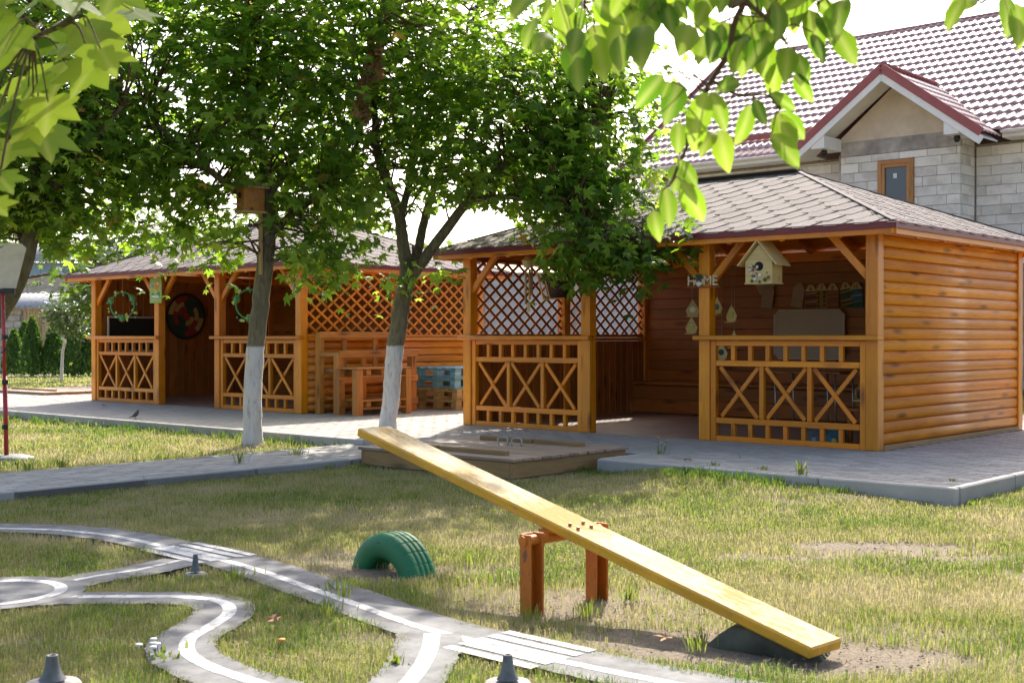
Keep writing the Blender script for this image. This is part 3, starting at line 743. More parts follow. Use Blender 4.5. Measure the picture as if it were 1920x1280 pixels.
oh, S = .5, (HD / 2 + .5) / math.cos(R(35.5)); sy = Vector((0, 1, PITCH)); hr = empty('roof', (0, 0, 0)); hr.parent = house
rx0, rx1 = xl - .45, xr + .4
tile_sheet('roof_slope', (rx0, BB - oh, EZ + .12), (1, 0, 0), sy, rx1 - rx0, S, hr)
me = MB(); zr = EZ + .12 + (HD / 2 + oh) * PITCH; yr = BB + HD / 2
me.add([(rx0, yr, zr), (rx1, yr, zr), (rx1, BB + HD + oh, EZ + .12), (rx0, BB + HD + oh, EZ + .12)], [[0, 1, 2, 3]]); me.build('rear_slope', 'tile', hr)
mb = MB(); mb.tube([(rx0, yr, zr + .01), (rx1, yr, zr + .01)], .05, 10); mb.build('ridge_cap', 'tile', hr, True)
for xx in (xl, xr):
    mb = MB(); mb.prism([(BB, 4.85), (BB + HD, 4.85), (yr, zr - .25)], -.05, .05, Matrix.Translation((xx, 0, 0)) @ Matrix(((0, 0, 1, 0), (1, 0, 0, 0), (0, 1, 0, 0), (0, 0, 0, 1)))); mb.build('gable_wall', 'oldblock', wall)
beam('verge_trim', (rx0 + .02, BB - oh, EZ + .12), (rx0 + .02, yr, zr), .06, .16, 'tiletrim', hr)
# eaves: gutter, fascia and soffit, interrupted by the bay
GX, GH = BWD / 2, 2.02
for a, b in ((rx0, GX - GH), (GX + GH, rx1)):
    box('soffit', ((a + b) / 2, BB - oh / 2, EZ - .03), (b - a, oh, .03), 'whitepaint', hr); beam('fascia', (a, BB - oh - .01, EZ + .04), (b, BB - oh - .01, EZ + .04), .025, .16, 'whitepaint', hr)
    mb = MB(); pts = [(math.cos(t) * .06, math.sin(t) * .06) for t in np.linspace(math.pi, 2 * math.pi, 9)]
    mb.v = [(x, BB - oh - .075 + p[0], EZ + .09 + p[1]) for x in (a, b) for p in pts]; mb.f = [[i, i + 1, 9 + i + 1, 9 + i] for i in range(8)]; mb.mi = [0] * 8; mb.build('gutter', 'whitepaint', hr, True)
mb = MB(); mb.tube(catmull([(rx0 + .25, BB - oh - .075, EZ + .04), (rx0 + .25, BB - oh - .07, EZ - .14), (rx0 + .38, BB - .2, EZ - .36), (xl + .12, BB - .1, EZ - .5), (xl + .12, BB - .1, .1)], 6), .05, 10); mb.build('downpipe', 'whitepaint', house, True)
mb = MB(); mb.tube([(-.35, BB - .06, EZ), (-.35, BB - .06, .1)], .05, 10); mb.build('downpipe', 'whitepaint', house, True)
# snow guards
for a, b in ((-3.2, -.95), (4.9, 7.2)):
    p = lambda x: Vector((x, BB - oh, EZ + .12)) + sy.normalized() * .75 + Vector((0, -.05, .1)); g_ = beam('snow_guard', p(a), p(b), .03, .13, 'tiletrim', hr)
# bay gable
GO, GZ, GS = -.8, 4.86, .745; gz = GZ + GH * GS
gb = empty('gable', (0, 0, 0)); gb.parent = house
for s in (-1, 1):
    foot, top = Vector((GX + s * GH, 0, GZ)), Vector((GX, 0, gz))
    ylen = 4.2
    ex = Vector((0, 1, 0)) if s > 0 else Vector((0, -1, 0)); O = Vector((foot.x, GO if s > 0 else GO + ylen, foot.z + .05))
    syd = (top - foot); Sg = syd.length
    # cut where it runs into the main roof
    def lim(x, y, s=s, O=O, ex=ex, syd=syd.normalized()):
        p = O + ex * x + syd * y; return p.z > EZ + .1 + (p.y - (BB - oh)) * PITCH - .05
    tile_sheet('gable_slope', O, ex, syd, ylen, Sg, gb, lim)
    dn = Vector((0, 0, 1)); y_ = GO
    beam('verge_trim', foot + Vector((0, y_ - .02, .03)), top + Vector((0, y_ - .02, .03)), .05, .17, 'tiletrim', gb, c=.01)
    d = (top - foot).normalized(); nn = Vector((-d.z * s * -1, 0, d.x * s * -1)) if False else Vector((s * .6, 0, .8))
    beam('barge_board', foot + Vector((0, y_ - .005, -.13)), top + Vector((0, y_ - .005, -.13)), .03, .17, 'whitepaint', gb)
    beam('soffit', foot + Vector((0, GO / 2, -.06)), top + Vector((0, GO / 2, -.06)), -GO, .03, 'whitepaint', gb, (s * .6, 0, .8))
    cx = GX + s * (BWD / 2 + .13)
    box('return_box', (cx, GO / 2, 5.17 - .12), (.3, -GO - .02, .26), 'whitepaint', gb)
    lm = MB(); lm.lathe([(.0, .06), (.05, .06), (.07, .0), (.04, -.07), (0, -.07)], (cx - s * .0, GO / 2 - .1, 4.87), 10); lm.build('spot_lamp', 'black', gb, True)
mb = MB(); hw = BWD / 2 - .0; mb.prism([(GX - hw, 5.108), (GX + hw, 5.108), (GX + hw, 5.2), (GX, 5.2 + hw * GS + .1), (GX - hw, 5.2)], -.03, .03, Matrix.Translation((0, .03, 0)) @ XZ); mb.build('gable_board', 'plywood', gb)
mb = MB(); mb.tube([(GX, GO, gz + .1), (GX, GO + 2.6, gz + .1)], .06, 8); mb.build('ridge_cap', 'tiletrim', gb, True)

# ------------------------------------------------------------------ far left: sheds and rear wall
def corrugated(name, O, ex, sy, L, S, mat, parent, wv=.18, amp=.03):
    O, ex, sy = Vector(O), Vector(ex).normalized(), Vector(sy).normalized(); n = ex.cross(sy); k = int(L / wv * 6); vs = []; fs = []
    for y in (0, S):
        for t in (0, -.012):
            for i in range(k + 1): x = L * i / k; vs.append(O + ex * x + sy * y + n * (amp * math.cos(2 * math.pi * x / wv) + t))
    m = k + 1
    for i in range(k): fs += [[i, i + 1, 2 * m + i + 1, 2 * m + i], [m + i, 3 * m + i, 3 * m + i + 1, m + i + 1], [i, m + i, m + i + 1, i + 1]]
    return link(name, pydata(name, vs, fs, True), parent, mat)
s0 = pt(-260, 700, 40); shed = empty('shed', (s0.x, 40, ZG), R(-4), 'low old block shed with corrugated sheet roof and bleached board door', 'shed')
core = box('wall_core', (3.6, 1.6, .95), (7.16, 3.0, 1.98), 'mortar', shed)
def sblocks(par, x0, x1, z0, z1, y, bl=.4, bh=.2, name='block'):
    r = 0; z = z0
    while z < z1 - .03:
        x = x0 - (bl / 2 if r % 2 else 0)
        while x < x1:
            a, b = max(x, x0), min(x + bl, x1)
            if b - a > .05: box(name, ((a + b) / 2, y, z + bh / 2), (b - a - .012, .1, bh - .012), 'oldblock', par)
            x += bl
        z += bh; r += 1
sblocks(shed, 3.2, 5.25, 0, 2.0, .08)
for i in range(9): beam('door_board', (5.36 + i * .1, .06, .02), (5.36 + i * .1, .06, 2.0 - .01 * (i % 3)), .094, .03, 'shedwood', shed, (0, 1, 0))
sblocks(shed, 6.3, 7.2, 0, 2.0, .08)
corrugated('roof_sheet', (-.2, -.35, 2.06), (1, 0, 0), (0, 1, .14), 7.9, 3.9, 'corr', shed); beam('roof_batten', (3, -.05, 1.99), (5.2, -.05, 1.99), .05, .05, 'shedwood', shed)
s1 = pt(-300, 700, 45); shed2 = empty('shed', (s1.x, 45, ZG), R(3), 'taller gabled block shed with pale teal sheet metal behind the low shed', 'shed')
box('wall_core', (4, 2.5, 1.4), (10, 4.8, 2.8), 'mortar', shed2); sblocks(shed2, 3.6, 9.0, 2.0, 2.8, .06, .6, .3)
mb = MB(); mb.prism([(4.2, 2.8), (9.2, 2.8), (7.4, 3.35)], -.06, .06, Matrix.Translation((0, .12, 0)) @ XZ); mb.build('gable_wall', 'oldblock', shed2)
corrugated('roof_sheet', (4.0, -.15, 2.83), (1.0, 0, .18), (0, 1, 0), 3.6, 5, 'corr', shed2); corrugated('roof_sheet', (7.5, -.15, 3.46), (1, 0, -.25), (0, 1, .0), 3.0, 5, 'corr', shed2)
for i in range(6): beam('metal_sheet', (5.4 + i * .45, 4.6, 3.3), (5.4 + i * .45, 4.6, 4.05), .44, .02, 'tealsheet', shed2, (0, 1, 0))
corrugated('upper_roof', (4.6, 4.0, 4.1), (1, 0, 0), (0, 1, .35), 5.5, 2.5, 'corr', shed2); box('upper_store', (7, 5.6, 2.6), (5, 1.9, 2.9), 'mortar', shed2)
rw = empty('rear_wall', (-3.2, 31, ZG), R(-6), 'pale rendered boundary wall seen through the lattice of the right pavilion', 'wall')
for i in range(5): box('wall_panel', (i * 2.4 + 1.2, 0, 1.3), (2.392, .2, 2.6), 'plaster', rw)
for i in range(6): box('pier', (i * 2.4, 0, 1.35), (.3, .3, 2.72), 'oldblock', rw)
beam('coping', (-.1, 0, 2.64), (12.1, 0, 2.64), .3, .07, 'kerb', rw)

# ------------------------------------------------------------------ play equipment in front
def tyre(name, ctr, rz, Rr, wid, zc, mat, label):
    o = empty(name, (ctr.x, ctr.y, ZG), rz, label, 'tyre'); n = 224; prof = []
    hw = wid / 2; r0 = Rr - .12
    prof = [(r0, -hw * .75), (r0 + .02, -hw * .98), (Rr - .055, -hw * 1.02), (Rr - .02, -hw * .92), (Rr - .002, -hw * .72)]
    for g_ in (-.36, 0, .36): prof += [(Rr + .002, hw * (g_ - .05)), (Rr - .003, hw * (g_ - .02)), (Rr - .003, hw * (g_ + .02)), (Rr + .002, hw * (g_ + .05))]
    prof += [(Rr - .002, hw * .72), (Rr - .02, hw * .92), (Rr - .055, hw * 1.02), (r0 + .02, hw * .98), (r0, hw * .75), (r0 - .0, hw * .6), (Rr - .09, 0), (r0, -hw * .6)]
    vs = []; fs = []; m = len(prof); a0, a1 = R(-25), R(205)
    for i in range(n + 1):
        a = a0 + (a1 - a0) * i / n
        for j, (r, y) in enumerate(prof):
            if i % 14 == 0 and 4 <= j <= 17: r -= .004
            vs.append((r * math.cos(a), y, zc + r * math.sin(a)))
    for i in range(n):
        for j in range(m): j2 = (j + 1) % m; fs.append([i * m + j, (i + 1) * m + j, (i + 1) * m + j2, i * m + j2])
    link('tread_arch', pydata('tyre', vs, fs, True), o, mat); return o
tc_ = gp(738, 1062)
tyre('tyre', tc_, R(-47), .265, .165, -.10, 'green_rubber', 'green painted tyre half buried upright in the lawn')
t2 = gp(1440, 1203)
tyre('tyre', t2, R(-28), .27, .19, -.195, 'grey_rubber', 'dull olive tyre almost buried under the low end of the seesaw')
# seesaw
fa, fb = gp(1003, 1138), gp(1097, 1114); fc = (fa + fb) / 2; lowe = gp(1545, 1228); dirv = Vector((lowe.x - fc.x, lowe.y - fc.y, 0)); Lh = dirv.length; dirv.normalize()
ss = empty('seesaw', (fc.x, fc.y, ZG), math.atan2(dirv.y, dirv.x), 'seesaw of one long yellow worn plank on orange brown steel legs', 'seesaw')
hf = .312; slope = hf / (Lh + .02); ang = math.atan(slope); mb = MB(); BL, BWid, BT = 2 * Lh / math.cos(ang) + .02, .20, .042
mb.v = cbox(BL, BWid, BT, .007); mb.f = CBF; mb.mi = [1 if i == 5 else 0 for i in range(len(CBF))]
mb.build('plank', ['yellow', 'worn'], ss, M4=Matrix.Translation((0, 0, hf + .02)) @ Matrix.Rotation(ang, 4, 'Y'))
perp = Vector((-dirv.y, dirv.x, 0)); w2 = abs((fb - fa).dot(perp)) / 2
for s in (-1, 1):
    mb = MB(); y = s * (w2 + .03)
    mb.box((0, y, .11), (.012, .078, .39), c=.003)
    mb.box((.028, y - s * .036, .11), (.058, .012, .394), c=.003); mb.box((.028, y + s * .036, .11), (.058, .012, .388), c=.003)
    mb.build('leg', 'rust_orange', ss, M4=Matrix.Rotation(R(0), 4, 'Z'))
mb = MB(); mb.tube([(.02, -w2 - .08, hf - .035), (.02, w2 + .08, hf - .035)], .022, 12); mb.box((.02, 0, hf - .012), (.12, .19, .012)); mb.build('pivot_bar', 'rust_orange', ss)
for k in range(4):
    mb = MB(); mb.lathe([(0, .012), (.007, .011), (.008, 0)], (0, 0, 0), 8); mb.build('bolt', 'rust_orange', ss, M4=Matrix.Translation((.1 + .045 * (k % 2), -.05 + .08 * (k // 2), hf + .043 - slope * (.1 + .045 * (k % 2)))) @ Matrix.Rotation(ang, 4, 'Y'))
# sand pit covers (low timber decks)
def deck(ctr, rz, lx, ly, h, label, side, top):
    d = empty('sandpit_cover', (ctr.x, ctr.y, ZG), rz, label, 'deck')
    for x in (-1, 1): beam('side_board', (x * (lx / 2 - .018), -ly / 2, h / 2 - .012), (x * (lx / 2 - .018), ly / 2, h / 2 - .012), .035, h - .03, side, d)
    for y in (-1, 1): beam('side_board', (-lx / 2 + .036, y * (ly / 2 - .018), h / 2 - .012), (lx / 2 - .036, y * (ly / 2 - .018), h / 2 - .012), .035, h - .03, side, d)
    n = int(round(ly / .115))
    for i in range(n): w = (ly + .04) / n; beam('deck_board', (-lx / 2 - .02, -ly / 2 - .02 + (i + .5) * w, h - .012 + rnd.uniform(-.002, .002)), (lx / 2 + .02, -ly / 2 - .02 + (i + .5) * w, h - .012), w - .006, .026, top, d)
    for y, a, b in ((-ly * .36, -lx * .06, lx * .36), (ly * .34, -lx * .34, lx * .02), (ly * .34, lx * .03, lx * .34), (-ly * .36, -lx * .4, -lx * .08)):
        beam('batten', (a, y, h + .018), (b, y, h + .018), .06, .036, side, d)
    for xx in (-.06, .1):
        mb = MB(); mb.tube(catmull([(xx, .14, h), (xx - .005, .14, h + .06), (xx + .07, .17, h + .065), (xx + .075, .17, h)], 4), .007, 6); mb.build('handle', 'steel', d, True)
    return d
dc = gp(962, 899); rz = R(-41); du, dv = Vector((math.cos(rz), math.sin(rz), 0)), Vector((-math.sin(rz), math.cos(rz), 0)); lx, ly = 1.74, 1.48
deck(dc - du * lx / 2 + dv * ly / 2, rz, lx, ly, .157, 'low weathered timber sandpit cover in front of the right pavilion', 'deck_side', 'deck')
dc2 = gp(83, 752); deck(dc2 - du * 1.0 + dv * 1.3, rz, 2.0, 2.6, .15, 'low honey coloured timber sandpit cover left of the far pavilion', 'deck_side_pale', 'deck')
# umbrella socket cones
for (px, py, lab, s) in ((97, 1282, 'grey cone socket on a pale concrete disc at the lower left', .85), (952, 1281, 'grey cone socket on a concrete disc beside the white road crossing', .72), (366, 1076, 'small grey cone socket in the grass between the road curves', .5)):
    c = gp(px, py); o = empty('cone_socket', (c.x, c.y, ZG), 0, lab, 'socket')
    mb = MB(); mb.lathe([(0, .008), (.098 * s, .005), (.106 * s, -.004), (.108 * s, -.03)], (0, 0, 0), 28); mb.build('base_disc', 'concrete', o, True)
    mb = MB(); mb.lathe([(.05 * s, .015), (.034 * s, .035), (.026 * s, .06), (.021 * s, .088), (.0205 * s, .092), (.013 * s, .092), (.012 * s, .05), (0, .05)], (0, 0, 0), 24); mb.build('cone', 'zinc', o, True)
# basketball stand (seen from behind) at the left edge
bc = gp(12, 863); bs = empty('basketball_stand', (bc.x, bc.y, ZG), R(12), 'red pole basketball stand with pale backboard at the left edge', 'hoop stand')
mb = MB(); mb.lathe([(0, .05), (.12, .05), (.2, .03), (.215, .0), (.215, -.01)], (.03, 0, 0), 28); mb.build('base', 'zinc', bs, True)
mb = MB(); mb.tube([(0, 0, .02), (-.015, 0, .75)], .02, 12); mb.tube([(-.015, 0, .75), (-.03, 0, 1.52)], .016, 12); mb.build('pole', 'red_pole', bs, True)
for z in (.3, .7, 1.1): mb = MB(); mb.lathe([(.0, -.02), (.027, -.02), (.027, .02), (0, .02)], (-.012, 0, z), 12); mb.build('clamp', 'black', bs)
box('bracket', (-.03, .02, 1.51), (.2, .08, .045), 'black', bs)
mb = MB(); mb.prism([(-.42, 0), (.10, 0), (.19, .36), (.15, .40), (-.50, .40), (-.52, .34)], 0, .03, Matrix.Translation((-.03, .08, 1.54)) @ XZ); mb.build('backboard', 'cream', bs)
mb = MB(); mb.tube([(-.02 + .02 * math.cos(t), -.02 + .01 * math.sin(2 * t), 1.0 - .04 * math.sin(t / 2)) for t in np.linspace(0, 6.2, 14)], .006, 5); mb.build('chain', 'black', bs)
# sparrow on the paving
bp = gp(254, 786, 0.0); bird = empty('bird', (bp.x, bp.y, 0), R(60), 'small dark bird standing on the paving before the far pavilion', 'bird'); bird.scale = (.62, .62, .62)
mb = MB(); mb.tube(catmull([(-.16, 0, .035), (-.09, 0, .06), (-.045, 0, .075), (.0, 0, .095), (.035, 0, .125), (.05, 0, .15), (.066, 0, .163), (.085, 0, .16)], 4), [r for r in np.interp(np.linspace(0, 1, 29), [0, .15, .3, .45, .6, .72, .85, .95, 1], [.006, .012, .03, .042, .036, .026, .024, .012, .002])], 12); mb.build('body', 'feather', bird, True)
for s in (-1, 1): mb = MB(); mb.tube([(-.0, s * .015, .06), (.0, s * .016, .0), (.02, s * .018, .003)], .0035, 5); mb.build('leg', 'dirt_leaf', bird)

# ------------------------------------------------------------------ pallets and pallet furniture beside the far pavilion's side wall
def lb(x, y, z=0): return B0 + U * x + V * y + Vector((0, 0, z))
def pallet(org, rz, z, mat, label, L=1.2, D=.8):
    p = empty('pallet', (org.x, org.y, z), rz, label, 'pallet', 'pallets stacked by the log wall'); h = .144
    for i in range(5): y = -D / 2 + .05 + i * (D - .1) / 4; beam('deck_board', (-L / 2, y, h - .011), (L / 2, y, h - .011), .1 if i % 2 == 0 else .085, .021, mat, p)
    for x in (-L / 2 + .06, 0, L / 2 - .06): beam('cross_board', (x, -D / 2, h - .033), (x, D / 2, h - .033), .1, .021, mat, p)
    for x in (-L / 2 + .06, 0, L / 2 - .06):
        for y in (-D / 2 + .05, 0, D / 2 - .05): box('block', (x, y, .0615), (.115, .095, .077), mat, p)
    for y in (-D / 2 + .05, 0, D / 2 - .05): beam('base_board', (-L / 2, y, .011), (L / 2, y, .011), .1, .021, mat, p)
    return p
rzB = TH + R(90)
c = lb(BW + .55, 2.55)
pallet(c, rzB, .0, 'pallet_raw', 'raw yellowish pallet lying on the paving under the other pallets', 1.25); pallet(c, rzB + R(1), .146, 'pallet_raw', 'raw yellowish pallet second from the bottom, under the blue ones', 1.25)
pallet(c + U * -.02, rzB, .292, 'pallet_blue', 'lower blue painted pallet, third in the stack', 1.25); pallet(c, rzB - R(1), .438, 'pallet_blue', 'topmost blue painted pallet of the stack', 1.25)
tb = empty('pallet_table', lb(BW + .72, .62), rzB, 'orange stained pallet table in front of the pallet bench', 'table'); m_ = 'pallet_orange'; L, D = .95, .45
for x in (-1, 1):
    for y in (-1, 1): beam('leg', (x * (L / 2 - .05), y * (D / 2 - .05), 0), (x * (L / 2 - .05), y * (D / 2 - .05), .585), .1, .1, m_, tb, (0, 1, 0))
for zt in (.61, .2):
    for i in range(5): y = -D / 2 + .05 + i * (D - .1) / 4; beam('top_board' if zt > .4 else 'shelf_board', (-L / 2 + (0 if zt > .4 else .1), y, zt - .01), (L / 2 - (0 if zt > .4 else .1), y, zt - .01), .095, .022, m_, tb)
    for x in (-.26, 0, .26): beam('spacer', (x, -D / 2 + .02, zt - .06), (x, D / 2 - .02, zt - .06), .08, .07, m_, tb)
    for y in (-1, 1): beam('under_rail', (-L / 2 + .1, y * (D / 2 - .03), zt - .11), (L / 2 - .1, y * (D / 2 - .03), zt - .11), .05, .022, m_, tb)
bn = empty('pallet_bench', lb(BW + .30, .85), rzB, 'tall backed orange stained pallet bench against the log wall', 'bench'); L = 1.4
for x in (-1, 1):
    beam('leg', (x * (L / 2 - .05), -.22, 0), (x * (L / 2 - .05), -.22, .80), .09, .1, m_, bn, (0, 1, 0)); beam('back_post', (x * (L / 2 - .05), .16, 0), (x * (L / 2 - .05), .16, 1.06), .08, .09, m_, bn, (0, 1, 0))
    beam('arm_side', (x * (L / 2 - .05), -.17, .775), (x * (L / 2 - .05), .115, .775), .08, .05, m_, bn)
for z, y in ((1.03, .11), (.78, -.285), (.45, -.285), (.14, -.285)): beam('rail', (-L / 2 + .002, y, z), (L / 2 - .002, y, z), .03, .085, m_, bn)
for x in (-.25, .3):
    beam('back_slat', (x, .14, .5), (x, .14, .985), .08, .03, m_, bn, (0, 1, 0)); beam('front_slat', (x, -.25, .18), (x, -.25, .74), .08, .03, m_, bn, (0, 1, 0))
for i in range(4): beam('seat_board', (-L / 2 + .1, -.2 + i * .11, .56), (L / 2 - .1, -.2 + i * .11, .56), .1, .025, 'deck', bn); beam('shelf_board', (-L / 2 + .1, -.2 + i * .11, .2), (L / 2 - .1, -.2 + i * .11, .2), .1, .022, m_, bn)
#PART4
# ------------------------------------------------------------------ things hung up and kept in the pavilions
def onp(px, py, org, axis, val):
    """point of a pavilion plane (local x or y = val) seen at a pixel, in pavilion axes"""
    r = Vector(((px - CX) / F, 1, (HY - py) / F)); n = V if axis == 'y' else U; t = ((org.dot(n) + val)) / r.dot(n)
    w = r * t + Vector((0, 0, HC)); return Vector(((w - org).dot(U), (w - org).dot(V), w.z)), w
def upright(w, rz, tilt=0): return Matrix.Translation(w) @ Matrix.Rotation(rz, 4, 'Z') @ Matrix.Rotation(tilt, 4, 'Y')
# big pale birdhouse
_, w = onp(1432, 500, A0, 'y', -.16); bh = empty('birdhouse', w, TH + R(3), 'pale wooden birdhouse with painted flowers hanging under the right pavilion eave', 'birdhouse')
hw, hh, dp = .135, .15, .20
mb = MB(); mb.prism([(-hw, -hh), (hw, -hh), (hw, .05), (0, .20), (-hw, .05)], dp / 2 - .012, dp / 2, XZ); mb.build('front', 'birch', bh)
mb = MB(); mb.prism([(-hw, -hh), (hw, -hh), (hw, .05), (0, .20), (-hw, .05)], -dp / 2, -dp / 2 + .012, XZ); mb.build('back', 'birch', bh)
for s in (-1, 1): box('side', (s * (hw - .007), 0, -.055), (.012, dp - .026, .205), 'birch', bh)
box('bottom', (0, 0, -hh - .006), (.285, .23, .012), 'birch', bh)
for s in (-1, 1): beam('roof_board', (s * .20, 0, .005), (s * .004, 0, .232), .29, .012, 'birch', bh, (s * .7, 0, .7))
mb = MB(); mb.lathe([(0, 0), (.034, 0), (.036, .006), (.042, .006), (.042, 0)], (0, 0, 0), 20); mb.build('entrance_hole', 'black', bh, True, Matrix.Translation((.005, -dp / 2 - .001, .0)) @ XZ)
fl = random.Random(3)
for i in range(30):
    x, z = (-.09 + fl.random() * .085, -.14 + fl.random() * .15) if i < 20 else (-.02 + fl.random() * .13, -.15 + fl.random() * .09)
    mb = MB(); r = .005 + fl.random() * .008; mb.prism([(x + r * (1 + .5 * (k % 2)) * math.cos(k * .628), z + r * (1 + .5 * (k % 2)) * math.sin(k * .628)) for k in range(10)], 0, .004, Matrix.Translation((0, -dp / 2 - .001 - .0006 * i, 0)) @ XZ); mb.build('painted_flower', ('whitep', 'alu', 'olive', 'brick', 'dgreen', 'grey_wood')[i % 6], bh)
mb = MB(); mb.tube(catmull([(.0, 0, .22), (.02, 0, .30), (.0, 0, .36), (-.03, 0, .33), (-.03, 0, .31)], 5), .005, 6); mb.build('hook', 'black', bh)
# HOME letters
_, w = onp(1317, 527, A0, 'y', -.03); hm = empty('letter_sign', w, TH, 'cream wooden HOME letters hanging at the pavilion post', 'sign')
for i, (ch, x) in enumerate(zip('HOME', (-.125, -.035, .06, .145))):
    me = textmesh(ch, .135, .009); link('letter', me, hm, 'cream', Matrix.Translation((x, 0, -.002)) @ XZ)
beam('base_strip', (-.19, 0, -.058), (.2, 0, -.058), .03, .012, 'lining', hm)
for i in range(9):
    a = fl.random() * 6.28; mb = MB(); mb.add([(0, 0, 0), (.012, .004, .03), (0, 0, .07), (-.012, -.004, .03)], [[0, 1, 2, 3]]); mb.build('sprig', 'dgreen', hm, M4=Matrix.Translation((-.06 + .04 * fl.random(), -.012, .01)) @ Matrix.Rotation(R(-60 + 15 * i), 4, 'Y'))
mb = MB(); mb.lathe([(0, .012), (.024, .008), (.028, -.008), (0, -.012)], (0, 0, 0), 12); mb.build('white_flower', 'whitep', hm, True, Matrix.Translation((-.035, -.016, -.025)) @ XZ)
mb = MB(); mb.tube([(-.16, 0, .05), (-.1, 0, .42)], .0025, 4); mb.tube([(.17, 0, .05), (.1, 0, .42)], .0025, 4); mb.build('cord', 'string', hm)
# flat wooden house tags on the back wall
tags = [(1438, 531, 62, 'grey_wood', None, 'plain grey wooden house tag lying almost flat below the birdhouse'), (1440, 555, 8, 'grey_wood', None, 'plain grey wooden house tag hanging alone left of the numbered row'),
 (1497, 553, 10, 'grey_wood', None, 'plain grey wooden house tag tilted at the left end of the numbered row'), (1521, 557, 0, 'brick', '6', 'brown and white striped house tag numbered 6'), (1541, 555, 0, 'mustard', '7', 'mustard house tag with dark dots numbered 7'),
 (1562, 555, 0, 'brick', '8', 'reddish brown house tag numbered 8'), (1588, 553, -8, 'olive', '9', 'green house tag with pale bands numbered 9'), (1606, 553, -2, 'teal', '10', 'dark teal house tag numbered 10')]
for i, (px, py, tilt, mat, num, lab) in enumerate(tags):
    _, w = onp(px, py, A0, 'y', AD - .055 - .02 * (i < 2)); o = empty('house_tag', w, TH, lab, 'tag', 'wooden house tags on the back wall')
    T = Matrix.Rotation(R(tilt), 4, 'Y'); sh = [(-.08, -.15), (.08, -.15), (.08, .075), (.028, .15), (-.028, .15), (-.08, .075)]
    mb = MB(); mb.prism(sh, 0, .008, T @ XZ); mb.build('tag_board', mat if num else 'grey_wood', o)
    if num:
        mb = MB(); mb.prism([(-.079, .07), (.079, .07), (.027, .148), (-.027, .148)], .0085, .0105, T @ XZ); mb.build('tag_gable', 'birch', o)
        link('number', textmesh(num, .075, .001), o, 'black', T @ Matrix.Translation((0, -.0125, .10)) @ XZ)
        for k in range(4):
            z = -.12 + k * .05
            if num == '7':
                for s in (-.04, .035): mb = MB(); mb.prism([(s + .017 * math.cos(a), z + (.012 if s > 0 else 0) + .017 * math.sin(a)) for a in np.linspace(0, 5.5, 8)], .0085, .0105, T @ XZ); mb.build('painted_dot', 'wicker', o)
            else: mb = MB(); mb.prism([(-.078, z), (.078, z + .01), (.078, z + .028), (-.078, z + .014)], .0085, .0105, T @ XZ); mb.build('painted_band', {'6': ('wicker', 'grey_wood', 'wicker', 'grey_wood'), '8': ('lining', 'brick', 'mustard', 'lining'), '9': ('mustard', 'grey_wood', 'olive', 'grey_wood'), '10': ('dgreen', 'teal', 'bluep', 'teal')}[num][k], o)
# board leaning on the back wall
q0, _ = onp(1453, 672, A0, 'y', AD - .09); q1, _ = onp(1583, 580, A0, 'y', AD - .09); bw, bhh = q1.x - q0.x, q1.z - q0.z; cw = A0 + U * ((q0.x + q1.x) / 2) + V * (AD - .09)
wb = empty('display_board', (cw.x, cw.y, (q0.z + q1.z) / 2), TH, 'grey display board with pale edges on the back wall', 'board'); a, b, k = bw / 2, bhh / 2, .05
mb = MB(); mb.prism([(-a, -b + k), (-a + k, -b), (a - k, -b), (a, -b + k), (a, b - k), (a - k, b), (-a + k, b), (-a, b - k)], -.01, .01, XZ); mb.build('panel', 'board_grey', wb)
for s in (-1, 1): box('edge_strip', (s * a, -.004, 0), (.022, .03, 2 * (b - k)), 'alu', wb); box('edge_strip', (0, -.004, s * b), (2 * (a - k), .03, .016), 'alu', wb); beam('bracket', (s * (a - .1), .02, -b), (s * (a - .1), .04, -b - .06), .03, .03, 'black', wb)
# hanging kite-shaped bird feeders
for i, (px, py, yv, lab, m2) in enumerate(((1345, 577, 1.0, 'small hanging plywood feeder with blue centre beside the post', 'teal'), (1372, 592, 1.0, 'small pale hanging plywood feeder right of the blue-centred one', 'petal'), (1299, 582, 1.0, 'small hanging feeder half hidden behind the post, upper', 'whitep'), (1297, 614, 1.0, 'small hanging feeder half hidden behind the post, lower', 'petal'), (1353, 662, 1.0, 'low hanging feeder with green decoration behind the balusters', 'dgreen'), (1377, 640, 1.0, 'low pale hanging feeder partly behind the handrail', 'bluep'))):
    _, w = onp(px, py, A0, 'y', yv); o = empty('hanging_feeder', w, TH + R(fl.uniform(-25, 25)), lab, 'feeder', 'little hanging feeders')
    mb = MB(); mb.prism([(-.055, -.06), (.055, -.06), (.075, .0), (0, .12), (-.075, .0)], 0, .006, XZ); mb.build('plate', 'birch', o)
    mb = MB(); mb.prism([(.032 * math.cos(t), .01 + .032 * math.sin(t)) for t in np.linspace(0, 5.8, 12)], .006, .012, XZ); mb.build('motif', m2, o); box('perch', (0, -.02, -.065), (.13, .05, .012), 'birch', o)
    mb = MB(); mb.tube([(0, 0, .12), (0, 0, 2.1 - w.z)], .002, 4); mb.build('cord', 'string', o)
